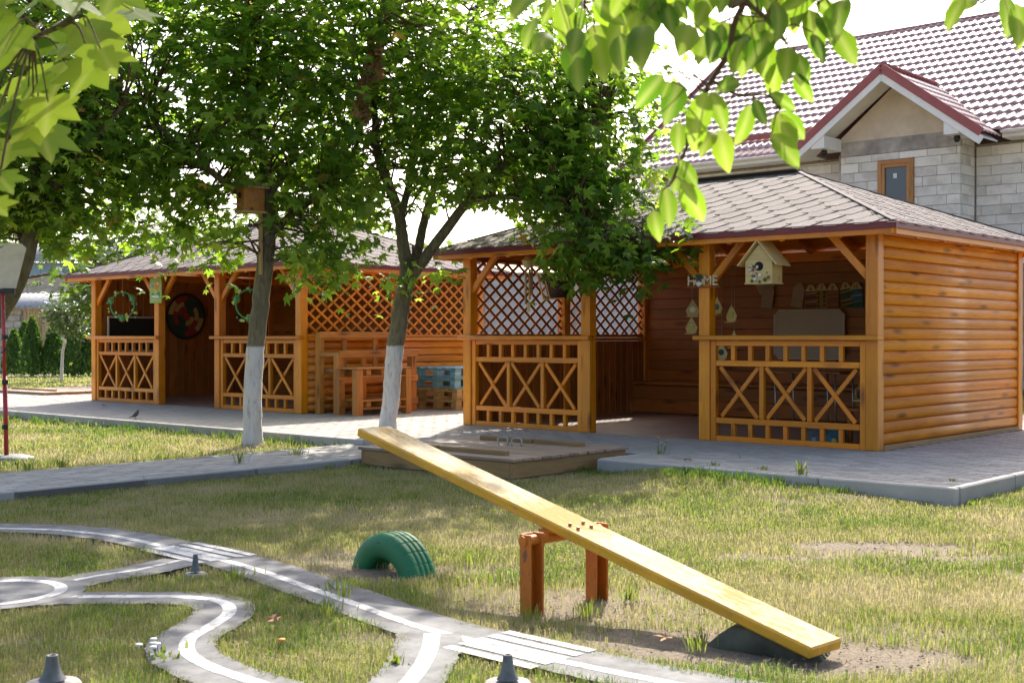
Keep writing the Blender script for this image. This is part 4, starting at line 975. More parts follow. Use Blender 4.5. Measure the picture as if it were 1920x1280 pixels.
# folding table with thin steel legs, craft boxes, moss birdhouse on a stool
_, w = onp(1500, 790, A0, 'y', 2.0); tx = (w - A0).dot(U)
ft = empty('folding_table', la(tx + .05, 2.1), TH, 'narrow table on thin steel legs behind the right balustrade', 'table')
box('table_top', (0, 0, .62), (1.0, .5, .022), 'lining', ft)
for x in (-.3, .12, .42):
    for y in (-.2, .2):
        mb = MB(); mb.tube([(x, y, .61), (x + .01, y, .0)], .011, 8); mb.build('leg', 'steel', ft, True)
for i, (px, lab, m2) in enumerate(((1528, 'grey painted craft box on the floor behind the balusters', 'zinc'), (1565, 'teal painted craft box with yellow spot behind the balusters', 'teal'))):
    _, w = onp(px, 826, A0, 'y', .26); o = empty('craft_box', (w.x, w.y, .004), TH, lab, 'box', 'painted craft boxes')
    box('carton', (0, 0, .075), (.17, .14, .15), m2, o, c=.006); box('rim', (0, -.002, .154), (.178, .15, .012), 'alu', o)
    mb = MB(); mb.prism([(.025 * math.cos(t) + .03, .05 + .025 * math.sin(t)) for t in np.linspace(0, 5.8, 12)], .0705, .0715, XZ); mb.build('painted_spot', 'petal' if i else 'bluep', o)
st = empty('stool', la(4.72, .55), TH, 'low dark stool behind the right end of the balustrade', 'stool'); box('seat', (0, 0, .33), (.36, .36, .03), 'lining', st)
for x in (-1, 1):
    for y in (-1, 1): beam('leg', (x * .14, y * .14, .0), (x * .14, y * .14, .315), .04, .04, 'lining', st, (0, 1, 0))
o = empty('moss_birdhouse', la(4.72, .55, .346), TH, 'golden moss covered birdhouse on the dark stool', 'birdhouse')
mb = MB(); mb.lathe([(0, .0), (.12, .0), (.15, .06), (.15, .16), (.12, .2), (.09, .28), (.12, .31), (.10, .38), (0, .42)], (0, 0, 0), 18); mb.build('body', 'gold', o, True); mb = MB(); mb.lathe([(0, 0), (.045, 0), (.045, .02), (.035, .025), (0, .02)], (0, 0, 0), 16); mb.build('hole', 'black', o, True, Matrix.Translation((-.02, -.142, .13)) @ XZ); beam('perch', (-.1, -.16, .07), (.08, -.16, .07), .05, .014, 'birch', o)
box('blue_tray', (.1, -.17, .02), (.14, .1, .04), 'bluecloth', o)
# wind chime and hanging basket at the left front bay
_, w = onp(991, 470, A0, 'y', -.02); wc = empty('wind_chime', w, 0, 'bamboo wind chime with round wooden cap hanging at the lattice', 'wind chime')
mb = MB(); mb.lathe([(0, .01), (.018, .01), (.018, -.05), (.028, -.055), (.07, -.105), (.082, -.118), (.066, -.122), (.06, -.165), (.044, -.185), (0, -.185)], (0, 0, 0), 20); mb.build('cap', 'birch', wc, True)
for i in range(5):
    a = i * 1.256; x, y = .037 * math.cos(a), .037 * math.sin(a); L = .28 + .05 * (i % 3)
    mb = MB(); mb.tube([(x, y, -.20), (x, y, -.20 - L)], .0125, 9); mb.build('tube', 'bamboo', wc, True)
mb = MB(); mb.tube([(0, 0, -.18), (0, 0, -.56)], .002, 4); mb.prism([(-.02, -.66), (.02, -.66), (.014, -.56), (-.014, -.56)], -.003, .003, XZ); mb.build('clapper', 'birch', wc); mb = MB(); mb.tube([(0, 0, 0), (0, 0, 1.93 - w.z)], .003, 5); mb.build('cord', 'string', wc)
_, w = onp(1045, 560, A0, 'y', -.04); hb = empty('hanging_basket', w, TH + R(20), 'dark wicker hanging planter with laced orange side at the lattice', 'planter')
mb = MB(); mb.lathe([(0, .0), (.1, .0), (.135, .16), (.14, .26), (.12, .26), (.09, .03), (0, .03)], (0, 0, 0), 16); mb.build('basket', 'wicker', hb, True)
for dx in (0, .075): beam('side_strip', (-.12 + dx, -.1, .0), (-.2 + dx, -.1, .29), .012, .016, 'amber', hb)
for k in range(7): z = .02 + .038 * k; beam('lacing', (-.12 - .0105 * k, -.1, z), (-.055 - .0105 * k, -.1, z + .03), .004, .006, 'pallet_raw', hb); beam('lacing', (-.125 - .0105 * k, -.096, z + .03), (-.05 - .0105 * k, -.096, z), .004, .006, 'pallet_raw', hb)
beam('base_strip', (-.13, -.1, .0), (.12, -.1, .0), .02, .016, 'amber', hb); mb = MB()
for a in (0, 2.1, 4.2): mb.tube([(.13 * math.cos(a), .13 * math.sin(a), .26), (0, 0, .6)], .003, 4)
mb.tube([(0, 0, .6), (0, 0, 1.93 - w.z)], .003, 4); mb.build('cord', 'string', hb)
# far pavilion: green hoops, arched sign, blackboard, target
for px, py, lab in ((230, 572, 'green hoop wreath with yellow flowers in the left bay of the far pavilion'), (468, 570, 'green hoop wreath with yellow flowers partly behind the tree trunk')):
    _, w = onp(px, py, B0, 'y', .05); o = empty('hoop_wreath', w, R(-12), lab, 'wreath', 'green hoop wreaths'); mb = MB()
    mb.tube([(.2 * math.cos(t), 0, .2 * math.sin(t)) for t in np.linspace(0, 2 * math.pi, 41)], .012, 8, False); mb.build('hoop', 'wreathgreen', o, True)
    for a in (90 + 70, 30, 270 - 0):
        mb = MB(); c, s = .2 * math.cos(R(a)), .2 * math.sin(R(a))
        for k in range(14): t = k * .449; mb.prism([(c + .03 * math.cos(t - .15), s + .03 * math.sin(t - .15)), (c + .072 * math.cos(t), s + .072 * math.sin(t)), (c + .03 * math.cos(t + .15), s + .03 * math.sin(t + .15))], .012 + .002 * (k % 2), .018 + .002 * (k % 2), XZ)
        mb.build('flower_petals', 'petal', o); mb = MB(); mb.lathe([(0, .02), (.03, .014), (.04, 0)], (0, 0, 0), 12); mb.build('flower_centre', 'wreathgreen', o, True, Matrix.Translation((c, -.02, s)) @ XZ)
    for k in range(30):
        a = fl.random() * 6.28; r = .2 + fl.uniform(-.05, .075); mb = MB(); q = .011 + fl.random() * .01; x, z = r * math.cos(a), r * math.sin(a)
        mb.prism([(x + q * (1 + .4 * (j % 2)) * math.cos(j * 1.05), z + q * (1 + .4 * (j % 2)) * math.sin(j * 1.05)) for j in range(6)], .0, .006, Matrix.Translation((0, fl.uniform(-.03, .03), 0)) @ XZ); mb.build('little_flower', 'petal' if k % 3 else 'wreathgreen', o)
    mb = MB(); mb.tube([(0, 0, .2), (0, 0, 1.93 - w.z)], .003, 4); mb.build('cord', 'string', o)
_, w = onp(293, 539, B0, 'y', -.045); sg = empty('arched_sign', w, TH + R(6), 'light green arched sign with bright print on the pavilion post', 'sign')
mb = MB(); arch = [(-.135, -.23), (.135, -.23), (.135, .07)] + [(.135 * math.cos(t), .07 + .16 * math.sin(t)) for t in np.linspace(.2, math.pi - .2, 12)] + [(-.135, .07)]; mb.prism(arch, 0, .012, XZ); mb.build('board', 'lgreen', sg)
def blob(par, name, cx, cz, rx, rz_, mat, k): mb = MB(); mb.prism([(cx + rx * math.cos(t), cz + rz_ * math.sin(t)) for t in np.linspace(0, 5.9, 14)], .0125 + .0006 * k, .0135 + .0006 * k, XZ); mb.build(name, mat, par)
for k, (cx, cz, rx, r2, m2) in enumerate(((.02, .0, .055, .05, 'orange'), (.045, .06, .04, .035, 'orange'), (.05, .06, .02, .018, 'whitep'), (-.07, .02, .028, .03, 'bluep'), (.0, -.06, .05, .035, 'petal'), (-.06, -.12, .035, .04, 'wreathgreen'), (.07, -.11, .035, .045, 'wreathgreen'), (0, .15, .04, .02, 'whitep'))): blob(sg, 'print_patch', cx, cz, rx, r2, m2, k)
mb = MB(); mb.prism([(-.09, -.15), (.09, -.15), (.08, -.115), (-.08, -.115)], .018, .019, XZ); mb.build('ribbon_print', 'whitep', sg)
LWX = .125; q0, _ = onp(201, 640, B0, 'x', LWX); q1, _ = onp(292, 571, B0, 'x', LWX)
bb = empty('blackboard', B0 + U * (LWX + .03) + V * ((q0.y + q1.y) / 2) + Vector((0, 0, 1.05)), TH + R(90), 'black chalkboard with pale frame on the far pavilion wall', 'blackboard'); a = abs(q1.y - q0.y) / 2; b = .27
box('slate', (0, 0, 0), (2 * a, .02, 2 * b), 'blackboard', bb)
for s in (-1, 1): box('frame', (0, -.004, s * b), (2 * a, .03, .025), 'alu', bb); box('frame', (s * a, -.004, 0), (.025, .03, 2 * b + .02), 'alu', bb)
q, w = onp(347, 593, B0, 'x', LWX); db = empty('target_board', B0 + U * (LWX + .02) + V * q.y + Vector((0, 0, q.z)), TH + R(90), 'large round target board in red, tan and dark green on the far pavilion wall', 'target')
RR_ = [0, .07, .165, .25, .345]; cols = [['redp'], ['redp', 'dgreen', 'tan', 'dgreen'], ['dgreen', 'tan', 'redp', 'dgreen', 'redp', 'tan'], ['redp', 'tan', 'dgreen', 'dgreen', 'redp', 'tan', 'dgreen', 'dgreen']]
mb = MB(); mb.lathe([(0, -.01), (.385, -.01), (.39, .01), (0, .012)], (0, 0, 0), 48); mb.build('disc', 'black', db, False, XZ)
for i, cs in enumerate(cols):
    n = len(cs)
    for k, m2 in enumerate(cs):
        t0, t1 = 2 * math.pi * (k + .5 * (i == 1)) / n + math.pi / 4 * (i == 3) + .7, 2 * math.pi * (k + 1 + .5 * (i == 1)) / n + math.pi / 4 * (i == 3) + .7; ts = np.linspace(t0 + .012, t1 - .012, 9)
        inner = [(max(RR_[i] + .004, .001) * math.cos(t), max(RR_[i] + .004, .001) * math.sin(t)) for t in ts[::-1]] if i else [(0, 0)]
        mb = MB(); mb.prism([((RR_[i + 1] - .004) * math.cos(t), (RR_[i + 1] - .004) * math.sin(t)) for t in ts] + inner, .0125, .0145, XZ); mb.build('target_field', m2, db)

# ------------------------------------------------------------------ trees and plants
HALF = [(-62, .22), (-22, .45), (-4, .62), (12, .42), (28, .62), (41, .93), (52, .66), (64, .46), (76, .66)]
def maple_outline(): r = [(r * math.cos(R(a)), r * math.sin(R(a))) for a, r in HALF]; return np.array([(0, -.08)] + r + [(0, 1.0)] + [(-x, y) for x, y in r[::-1]])
MAPLE = maple_outline(); HALF2 = [(-70, .2), (-40, .4), (-14, .56), (-6, .66), (6, .60), (16, .52), (26, .66), (34, .78), (41, .97), (47, .84), (54, .72), (64, .58), (72, .70), (78, .72), (84, .86)]; MAPLE_N = np.array([(0, -.06)] + [(r * math.cos(R(a)), r * math.sin(R(a))) for a, r in HALF2] + [(0, 1.0)] + [(-r * math.cos(R(a)), r * math.sin(R(a))) for a, r in HALF2[::-1]]); MAPLE_S = MAPLE[[0, 2, 3, 4, 6, 8, 10, 12, 14, 16, 17, 18]]
OVAL = np.array([(0, 0), (.13, .12), (.21, .32), (.22, .52), (.15, .76), (.05, .94), (0, 1.0), (-.05, .94), (-.15, .76), (-.22, .52), (-.21, .32), (-.13, .12)])
DIAM = np.array([(0, 0), (.3, .45), (0, 1), (-.3, .45)])
def leaves(name, P, Nn, Dd, size, tint, mat, outline, parent, curl=.18, centre=(0, .3), fold=0.0, smooth=False):
    """many leaves in one mesh; P points, Nn normals, Dd direction of the tip"""
    n = len(P); Nn = Nn / np.linalg.norm(Nn, axis=1, keepdims=True); Dd = Dd - Nn * (Dd * Nn).sum(1, keepdims=True); Dd /= np.linalg.norm(Dd, axis=1, keepdims=True) + 1e-9; X = np.cross(Dd, Nn)
    if fold == 0: T = np.vstack([[centre], outline]); k = len(outline); tri = np.array([(0, i + 1, (i + 1) % k + 1) for i in range(k)])
    else:                                             # two halves folded along the midrib
        k = len(outline); h = k // 2; mids = np.array([(0, y) for _, y in outline[1:h]]); T = np.vstack([outline, mids]); tri = []
        R_ = list(range(1, h)); Lf = [k - i for i in range(1, h)]; Mi = [k + i for i in range(h - 1)]
        for S_, fl_ in ((R_, False), (Lf, True)):
            a = [0] + Mi + [h]; b = [0] + S_ + [h]
            for i in range(h):
                for t in ((a[i], b[i], b[i + 1]), (a[i], b[i + 1], a[i + 1])):
                    if len(set(t)) == 3: tri.append(t if not fl_ else t[::-1])
        tri = np.array(tri)
    r2 = (T[:, 0] ** 2 + (T[:, 1] - centre[1]) ** 2); zt = -curl * r2 + fold * np.abs(T[:, 0])
    zt = zt[None, :] * rng.uniform(.3, 1.8, (n, 1))
    vs = P[:, None, :] + size[:, None, None] * (X[:, None, :] * T[None, :, 0, None] + Dd[:, None, :] * T[None, :, 1, None] + Nn[:, None, :] * zt[:, :, None])
    tr = (tri[None] + (np.arange(n) * len(T))[:, None, None]).reshape(-1, 3)
    return npmesh(name, vs.reshape(-1, 3), tr, {'tint': np.repeat(tint, len(T)), 'mid': np.tile(np.abs(T[:, 0]), n)}, mat, parent, smooth=smooth)
def tree(name, label, base, limbs, blobs, per, size, leafmat, barkmat, group=None, outline=MAPLE, cat='tree', spread=.26, seed=1, twig_r=.011, parts_name='crown', upbias=1.0, clear=()):
    global rng
    rs = np.random.default_rng(seed); base = Vector(base); T = empty(name, base, 0, label, cat, group); bv = np.array(base)
    mb = MB(); samp = []
    for li, L in enumerate(limbs):
        n = 7; pts = catmull([Vector(p[:3]) for p in L], n); rad = list(np.interp(np.linspace(0, len(L) - 1, len(pts)), range(len(L)), [p[3] for p in L]))
        pts = [p - base + Vector((rs.normal(0, .05), rs.normal(0, .05), 0)) * r for p, r in zip(pts, rad)]
        if li == 0: rad[0] *= 1.25; rad[1] *= 1.12; pts[0].z -= .12
        mb.tube(pts, rad, 12 if li == 0 else 9); samp += [(np.array(p), r) for p, r in list(zip(pts, rad))[(8 if li == 0 else 2):]]
    mb.build('trunk', barkmat, T, True)
    SP = np.array([s[0] for s in samp]); P = []; Nn = []; Dd = []; cl = []; tw = MB()
    for (c, r, ncl) in blobs:
        c = np.array(c) - bv
        for _ in range(ncl):
            d = rs.normal(size=3); d /= np.linalg.norm(d); q = c + d * np.array(r) * rs.random() ** .42
            if q[2] < .35: continue
            j = np.argmin(((SP - q) ** 2).sum(1) + rs.random(len(SP)) * .3); s = SP[j]; m = (s + q) / 2 + rs.normal(0, .09, 3) + np.array((0, 0, .12))
            pts = [Vector(s), Vector(m), Vector(q)]; tw.tube(catmull(pts, 3), list(np.linspace(twig_r * 1.3, .0035, 7)), 5, False)
            k = rs.poisson(per); off = rs.normal(0, 1, (k, 3)) * np.array((spread, spread, spread * .55)); P.append(q + off)
            out = (q - SP.mean(0)); out = out / (np.linalg.norm(out) + 1e-6); nn = rs.normal(0, .55, (k, 3)) + np.array((0, 0, upbias)) + out * .25; Nn.append(nn)
            Dd.append(off * 1.5 + out * .5 + rs.normal(0, .35, (k, 3)) + np.array((0, 0, -.45))); cl.append(np.full(k, rs.normal(0, .12)))
    tag(tw.build('twigs', 'twig', T, True), kind='stuff')
    P, Nn, Dd, cl = map(np.concatenate, (P, Nn, Dd, cl)); W_ = P + bv; sx, sy_ = CX + W_[:, 0] / W_[:, 1] * F, HY - (W_[:, 2] - HC) / W_[:, 1] * F; ok = np.ones(len(P), bool)
    for cx_, cy_, ra, rb in clear: ok &= ((sx - cx_) / ra) ** 2 + ((sy_ - cy_) / rb) ** 2 > rs.uniform(.6, 1.15, len(P))
    P, Nn, Dd, cl = P[ok], Nn[ok], Dd[ok], cl[ok]; n = len(P); tint = np.clip(.45 + cl + rs.normal(0, .2, n), 0, .93); tint[rs.random(n) < .004] = 1
    leaves(parts_name, P, Nn, Dd, size * rs.uniform(.45, 1.3, n), tint, leafmat, outline, T, curl=.38); return T
def L_(d, *pts): return [(*pt(px, py, d + dd), r) for px, py, r, dd in pts]
# maple beside the path (birdhouse on it)
d1 = gp(473, 834).y; b1 = gp(473, 834)
t1 = tree('maple_tree', 'maple with straight whitewashed trunk and birdhouse, in front of the far pavilion', b1, [
 L_(d1, (473, 834, .098, 0), (474, 740, .093, 0), (480, 650, .090, 0), (490, 560, .088, 0), (499, 470, .084, 0), (503, 400, .078, 0), (500, 330, .06, 0), (478, 240, .045, .1), (468, 140, .032, .2), (480, 0, .02, .2), (485, -160, .01, .2)),
 L_(d1, (498, 405, .05, 0), (455, 365, .044, -.1), (400, 325, .036, -.3), (330, 275, .028, -.5), (270, 200, .018, -.7)),
 L_(d1, (504, 440, .05, 0), (545, 405, .042, .1), (600, 360, .034, .3), (660, 290, .022, .5), (690, 200, .014, .6)),
 L_(d1, (502, 370, .045, 0), (545, 300, .038, .4), (570, 200, .028, .8), (575, 60, .018, 1.0))],
 [(pt(430, 210, d1 - .2), (1.25, 1.3, 1.0), 100), (pt(560, 150, d1 + .3), (1.0, 1.2, 1.1), 80), (pt(470, -20, d1), (1.5, 1.4, 1.0), 80), (pt(330, 330, d1 - .3), (.75, .8, .55), 42), (pt(620, 400, d1 + .2), (.6, .7, .35), 24), (pt(600, 490, d1 - .2), (.50, .4, .16), 14), (pt(400, 440, d1 - .1), (.55, .5, .25), 14), (pt(480, -260, d1), (1.3, 1.3, 1.0), 60)], 23, .098, 'maple', 'bark_t1', 'maples on the lawn', seed=5, clear=((466, 378, 48, 42), (492, 500, 42, 90), (385, 320, 60, 22)))
# leaning maple between the pavilions
b2 = gp(727, 812, -.05); d2 = b2.y
t2_ = tree('maple_tree', 'leaning forked maple with whitewashed foot between the two pavilions', b2, [
 L_(d2, (727, 812, .092, 0), (735, 720, .094, 0), (742, 650, .096, 0), (754, 570, .094, 0), (764, 510, .094, 0), (757, 470, .07, 0), (747, 400, .062, 0), (728, 345, .055, -.1), (708, 290, .046, -.2), (703, 220, .036, -.2), (696, 100, .024, -.2), (690, -80, .012, -.2)),
 L_(d2, (750, 410, .045, 0), (768, 340, .04, .2), (780, 250, .034, .4), (790, 120, .024, .5), (800, -60, .012, .5)),
 L_(d2, (764, 515, .07, 0), (783, 470, .055, .1), (800, 395, .045, .3), (830, 300, .036, .6), (860, 180, .026, .8), (880, 20, .014, .9)),
 L_(d2, (768, 520, .075, 0), (800, 480, .062, -.1), (845, 420, .055, -.2), (900, 350, .045, -.3), (960, 300, .036, -.5), (1040, 260, .026, -.6), (1130, 220, .015, -.7)),
 L_(d2, (880, 375, .035, -.3), (960, 370, .028, -.6), (1060, 400, .022, -1.0), (1150, 450, .014, -1.3), (1230, 470, .008, -1.5)),
 [(*pt(700, 200, d2 - .2), .04), (-1.3, 12.6, 4.3, .03), (-1.0, 11.3, 4.8, .02), (-.85, 10.0, 4.9, .01)]],
 [(pt(800, 230, d2), (1.3, 1.5, 1.15), 105), (pt(980, 240, d2 - .3), (1.2, 1.3, 1.05), 105), (pt(1110, 250, d2 - .5), (.80, 1.0, .85), 60), (pt(860, 30, d2), (1.9, 1.7, 1.0), 105), (pt(1070, 360, d2 - .8), (.62, .6, .42), 46), (pt(690, 330, d2), (.55, .8, .55), 30), (pt(1120, 490, d2 - 1.1), (.40, .4, .17), 26), (pt(1190, 470, d2 - 1.4), (.32, .3, .14), 10), (pt(775, 520, d2 - .15), (.12, .12, .22), 4), (pt(760, -240, d2), (1.5, 1.4, .9), 60), ((-.85, 10.2, 4.85), (.3, .55, .25), 16), ((.1, 11.3, 5.25), (.55, .6, .3), 18)], 23, .098, 'maple', 'bark_t2', 'maples on the lawn', seed=8, clear=((740, 400, 36, 130), (905, 425, 55, 42), (985, 520, 32, 60), (700, 260, 22, 70), (845, 420, 50, 40), (790, 440, 40, 60)))
# string of dead leaves in it
rs = np.random.default_rng(4); nd = 60; zz_ = rs.random(nd); Pd = np.array([np.array(pt(690 + 12 * math.sin(6 * z) + rs.normal(0, 7), 60 + 165 * z, d2 - 1.0)) for z in zz_]) - np.array(b2)
dl = leaves('dead_leaf_string', Pd, rs.normal(0, 1, (nd, 3)), rs.normal(0, .5, (nd, 3)) + np.array((0, 0, -1)), .10 * rs.uniform(.7, 1.2, nd), rs.random(nd), 'dryleaf', MAPLE_S, t2_, curl=1.2); dl['label'] = 'hanging string of dry brown dead leaves'
# maple at the left edge
b3 = gp(-150, 850); d3 = b3.y
tree('maple_tree', 'slanting maple at the left edge above the basketball stand', b3, [
 L_(d3, (-150, 850, .11, 0), (-110, 740, .10, 0), (-40, 640, .095, 0), (15, 560, .09, 0), (48, 480, .085, 0), (64, 400, .07, 0), (66, 300, .055, 0), (60, 180, .04, .1), (70, 20, .025, .1)),
 L_(d3, (52, 470, .05, 0), (20, 390, .042, .2), (-40, 300, .034, .4), (-100, 180, .02, .5)), L_(d3, (62, 410, .045, 0), (110, 340, .036, -.2), (170, 270, .028, -.4), (230, 200, .018, -.5))],
 [(pt(40, 280, d3), (1.05, 1.3, .75), 105), (pt(190, 250, d3 - .2), (.6, .9, .7), 48), (pt(60, 80, d3), (1.5, 1.4, .9), 80), (pt(90, 420, d3), (.75, .7, .22), 36), (pt(-160, 250, d3), (.9, 1.2, 1.0), 50), (pt(60, -180, d3), (1.2, 1.2, .8), 50), (pt(160, -420, d3 - .3), (.8, .8, .6), 30)], 23, .098, 'maple', 'bark', 'maples on the lawn', seed=13, clear=((45, 500, 45, 90), (95, 520, 60, 40)))
# trees beyond the pavilions
def far_tree(px, Y_, h, r, lab, seed, per=26, ncl=90, cz=.62, name='tree'):
    X_ = (px - CX) / F * Y_; b = Vector((X_, Y_, ZG)); tree(name, lab, b, [[(X_, Y_, ZG, .12), (X_ + .05, Y_, ZG + h * .3, .1), (X_ - .05, Y_, ZG + h * .6, .06), (X_, Y_, ZG + h * .9, .02)], [(X_, Y_, ZG + h * .35, .06), (X_ + r * .4, Y_, ZG + h * .6, .03), (X_ + r * .6, Y_, ZG + h * .75, .015)], [(X_, Y_, ZG + h * .4, .06), (X_ - r * .4, Y_, ZG + h * .6, .03), (X_ - r * .6, Y_, ZG + h * .7, .015)]], [((X_, Y_, ZG + h * cz), (r, r, h * (1 - cz)), ncl)], per, .17, 'farleaf', 'bark', 'trees beyond the pavilions', MAPLE_S, seed=seed, spread=.38)
far_tree(275, 28, 4.0, 1.9, 'broad dark green tree rising just behind the left end of the far pavilion roof', 21)
far_tree(520, 31, 5.0, 2.0, 'bushy tree behind the middle of the far pavilion roof', 22)
far_tree(690, 36, 4.6, 1.7, 'rounded tree furthest back between the two pavilion roofs', 24, ncl=60)
far_tree(30, 55, 6.5, 2.6, 'large tree behind the sheds at the left edge', 25, ncl=120)
# thin whitewashed sapling with round head
bs_ = gp(115, 715); hS = 2.25; tree('sapling', 'small round headed tree with thin white trunk near the conifers', bs_, [[(*(bs_), .04), (bs_.x + .03, bs_.y, .6, .036), (bs_.x + .12, bs_.y, 1.05, .03), (bs_.x + .15, bs_.y, 1.6, .015)], [(bs_.x + .12, bs_.y, 1.05, .018), (bs_.x + .45, bs_.y, 1.5, .01)], [(bs_.x + .12, bs_.y, 1.05, .018), (bs_.x - .2, bs_.y, 1.45, .01)]],
 [((bs_.x + .2, bs_.y, 1.5), (.66, .55, .5), 60)], 26, .085, 'shrub', 'bark_w', None, OVAL * np.array((1.7, 1)), seed=31, spread=.12, twig_r=.006)
# clipped conifers
for i, (px, hgt, Yc, lab) in enumerate(((26, 1.25, 36.2, 'leftmost and shortest conical green conifer in the row'), (61, 1.62, 35.2, 'tall pointed conifer, second from the left in the row'), (100, 1.45, 35.4, 'conifer just left of the white sapling trunk'), (140, 1.55, 35.0, 'wide dark conifer right of the white sapling trunk'), (166, 1.4, 35.3, 'conifer half hidden by the far pavilion post'), (45, 1.5, 38.2, 'dark conifer standing behind the two leftmost ones'))):
    X_ = (px - CX) / F * Yc; o = empty('conifer', (X_, Yc, ZG), 0, lab, 'conifer', 'conical conifers by the shed'); rs = np.random.default_rng(50 + i); n = 2600; t = rs.random(n) ** .75; z = t * hgt; rad = (.33 * np.sin(np.clip((1 - t) * 1.75, 0, 1.5707)) ** .8 * (1 - .15 * (t < .08))) * rs.uniform(.72, 1.05, n); a = rs.random(n) * 6.28
    Pq = np.stack([rad * np.cos(a), rad * np.sin(a), z], -1); o2 = np.stack([np.cos(a), np.sin(a), .2 + 0 * a], -1); leaves('foliage', Pq, o2 + rs.normal(0, .5, (n, 3)), np.stack([.35 * np.cos(a), .35 * np.sin(a), np.ones(n)], -1) + rs.normal(0, .25, (n, 3)), rs.uniform(.06, .14, n), np.clip(rs.normal(.45, .25, n), 0, 1), 'thuja', DIAM, o)
    mb = MB(); mb.tube([(0, 0, -.05), (0, 0, hgt * .8)], [.04, .01], 8); mb.build('trunk', 'bark', o)
# birdhouse on the maple
w = pt(470, 398, d1 - .22); o = empty('tree_birdhouse', w, R(-52), 'brown wooden birdhouse on a lath fixed to the maple trunk', 'birdhouse')
box('body', (0, 0, .13), (.17, .23, .24), 'pallet_orange', o); box('floor', (0, 0, .0), (.19, .27, .018), 'pallet_raw', o)
for s in (-1, 1): beam('roof_board', (s * .14, 0, .235), (s * .003, 0, .335), .29, .014, 'grey_wood', o, (s * .6, 0, .8))
mb = MB(); mb.prism([(-.084, .245), (.084, .245), (0, .32)], -.112, .112, XZ); mb.build('gable', 'pallet_orange', o); mb = MB(); mb.lathe([(0, 0), (.03, 0), (.032, .004), (0, .004)], (0, 0, 0), 14); mb.build('entrance_hole', 'black', o, False, Matrix.Translation((0, -.117, .16)) @ XZ); box('perch', (0, -.15, .07), (.05, .08, .014), 'pallet_raw', o)
lw = Matrix.Rotation(R(52), 4, 'Z'); q_ = lw @ Vector((.08, .10, 0)); beam('lath', (q_.x, q_.y, -.01), (q_.x - .0, q_.y, -.62), .055, .025, 'pallet_raw', o, (0, 1, 0))

# overhanging branches close to the camera: plum at the right, maple at the left
ZP = [(150, -20, 110, 150, 80), (325, 40, 285, 190, 50), (280, 210, 290, 555, 135), (365, 120, 520, 420, 95), (390, 0, 560, 130, 110), (620, 20, 470, 235, 80), (650, 110, 650, 390, 125), (770, 0, 760, 250, 110), (830, 0, 900, 110, 130), (940, 110, 1110, 200, 120), (920, 150, 890, 330, 100), (1000, 180, 950, 330, 80), (1130, 250, 950, 440, 110), (1200, 60, 1230, 440, 130), (1290, 180, 1340, 450, 110), (1390, 0, 1400, 220, 150), (1570, 40, 1600, 320, 115), (1600, 0, 1710, 110, 70), (1740, -30, 1740, 250, 125), (1450, 240, 1430, 450, 95), (1490, 290, 1540, 440, 75), (1480, 400, 1550, 570, 100), (1380, 320, 1360, 540, 75), (1190, 430, 1060, 490, 60), (1030, 500, 1180, 650, 100), (770, 400, 625, 590, 105), (860, 430, 770, 690, 115), (800, 440, 740, 530, 80), (1000, 500, 960, 760, 105), (850, 660, 845, 850, 95), (960, 600, 930, 830, 100), (1040, 700, 980, 890, 80), (1070, 700, 1150, 930, 95), (1250, 570, 1165, 790, 70), (1260, 540, 1350, 650, 50), (1350, 510, 1490, 600, 100), (1380, 610, 1480, 840, 135), (1360, 720, 1480, 930, 135), (1410, 610, 1560, 760, 80), (840, 890, 830, 1040, 95), (850, 870, 985, 1000, 70), (780, 1010, 790, 1240, 115), (870, 990, 985, 1220, 95), (710, 1140, 750, 1320, 105), (500, -40, 610, 40, 80), (680, -50, 720, 120, 120), (560, -40, 690, 90, 90), (1100, -60, 1060, 90, 140), (1250, -40, 1290, 120, 120), (1480, -50, 1490, 150, 120), (1180, 80, 1330, 190, 110), (1000, -80, 960, 90, 130), (900, -60, 1010, 120, 120), (1300, 60, 1250, 260, 120), (1130, 160, 1100, 330, 100), (2400, -20, 2370, 200, 110), (2480, -30, 2330, 60, 80), (2640, -40, 2660, 190, 110), (2700, 10, 2740, 240, 120), (2560, -60, 2600, 60, 90)]
_r = random.Random(5)
for _ in range(34):
    a_, b_ = _r.uniform(60, 1700), _r.uniform(-150, 200); ZP.append((a_, b_, a_ + _r.uniform(-120, 120), b_ + _r.uniform(150, 290), 110))
zx = lambda x: 980 + x / 2.909; zy = lambda y: y / 2.909
rs = np.random.default_rng(77); tip_d = 2.05
pbase = Vector((2.5, 1.5, ZG)); pl = empty('plum_tree', pbase, 0, 'plum tree with oval bright green leaves overhanging from the upper right', 'tree')
P, Nn, Dd, SZ, TI = [], [], [], [], []
stem = [(1215, -60), (1215, 0), (1150, 140), (1120, 290), (1030, 440), (980, 540), (930, 640), (900, 720), (895, 800), (850, 900), (810, 1000)]
stem3 = [pt(zx(x), zy(y), tip_d) for x, y in stem]; twl = MB()
limb = catmull([pbase + Vector((0, 0, -.1)), pbase + Vector((0, .03, 1.0)), Vector((2.2, 1.6, 1.75)), Vector((1.4, 1.85, 2.0)), Vector((.75, 2.0, 1.85))] + stem3[:2], 6)
mb = MB(); mb.tube([p - pbase for p in limb], list(np.interp(np.linspace(0, 1, len(limb)), [0, .3, .6, 1], [.07, .05, .02, .006])), 10); mb.build('trunk', 'bark', pl, True)
def tw(pts, r0, r1): c = catmull(pts, 5); twl.tube([p - pbase for p in c], list(np.linspace(r0, r1, len(c))), 6, False)
tw(stem3, .006, .0022); sd = catmull(stem3, 6)
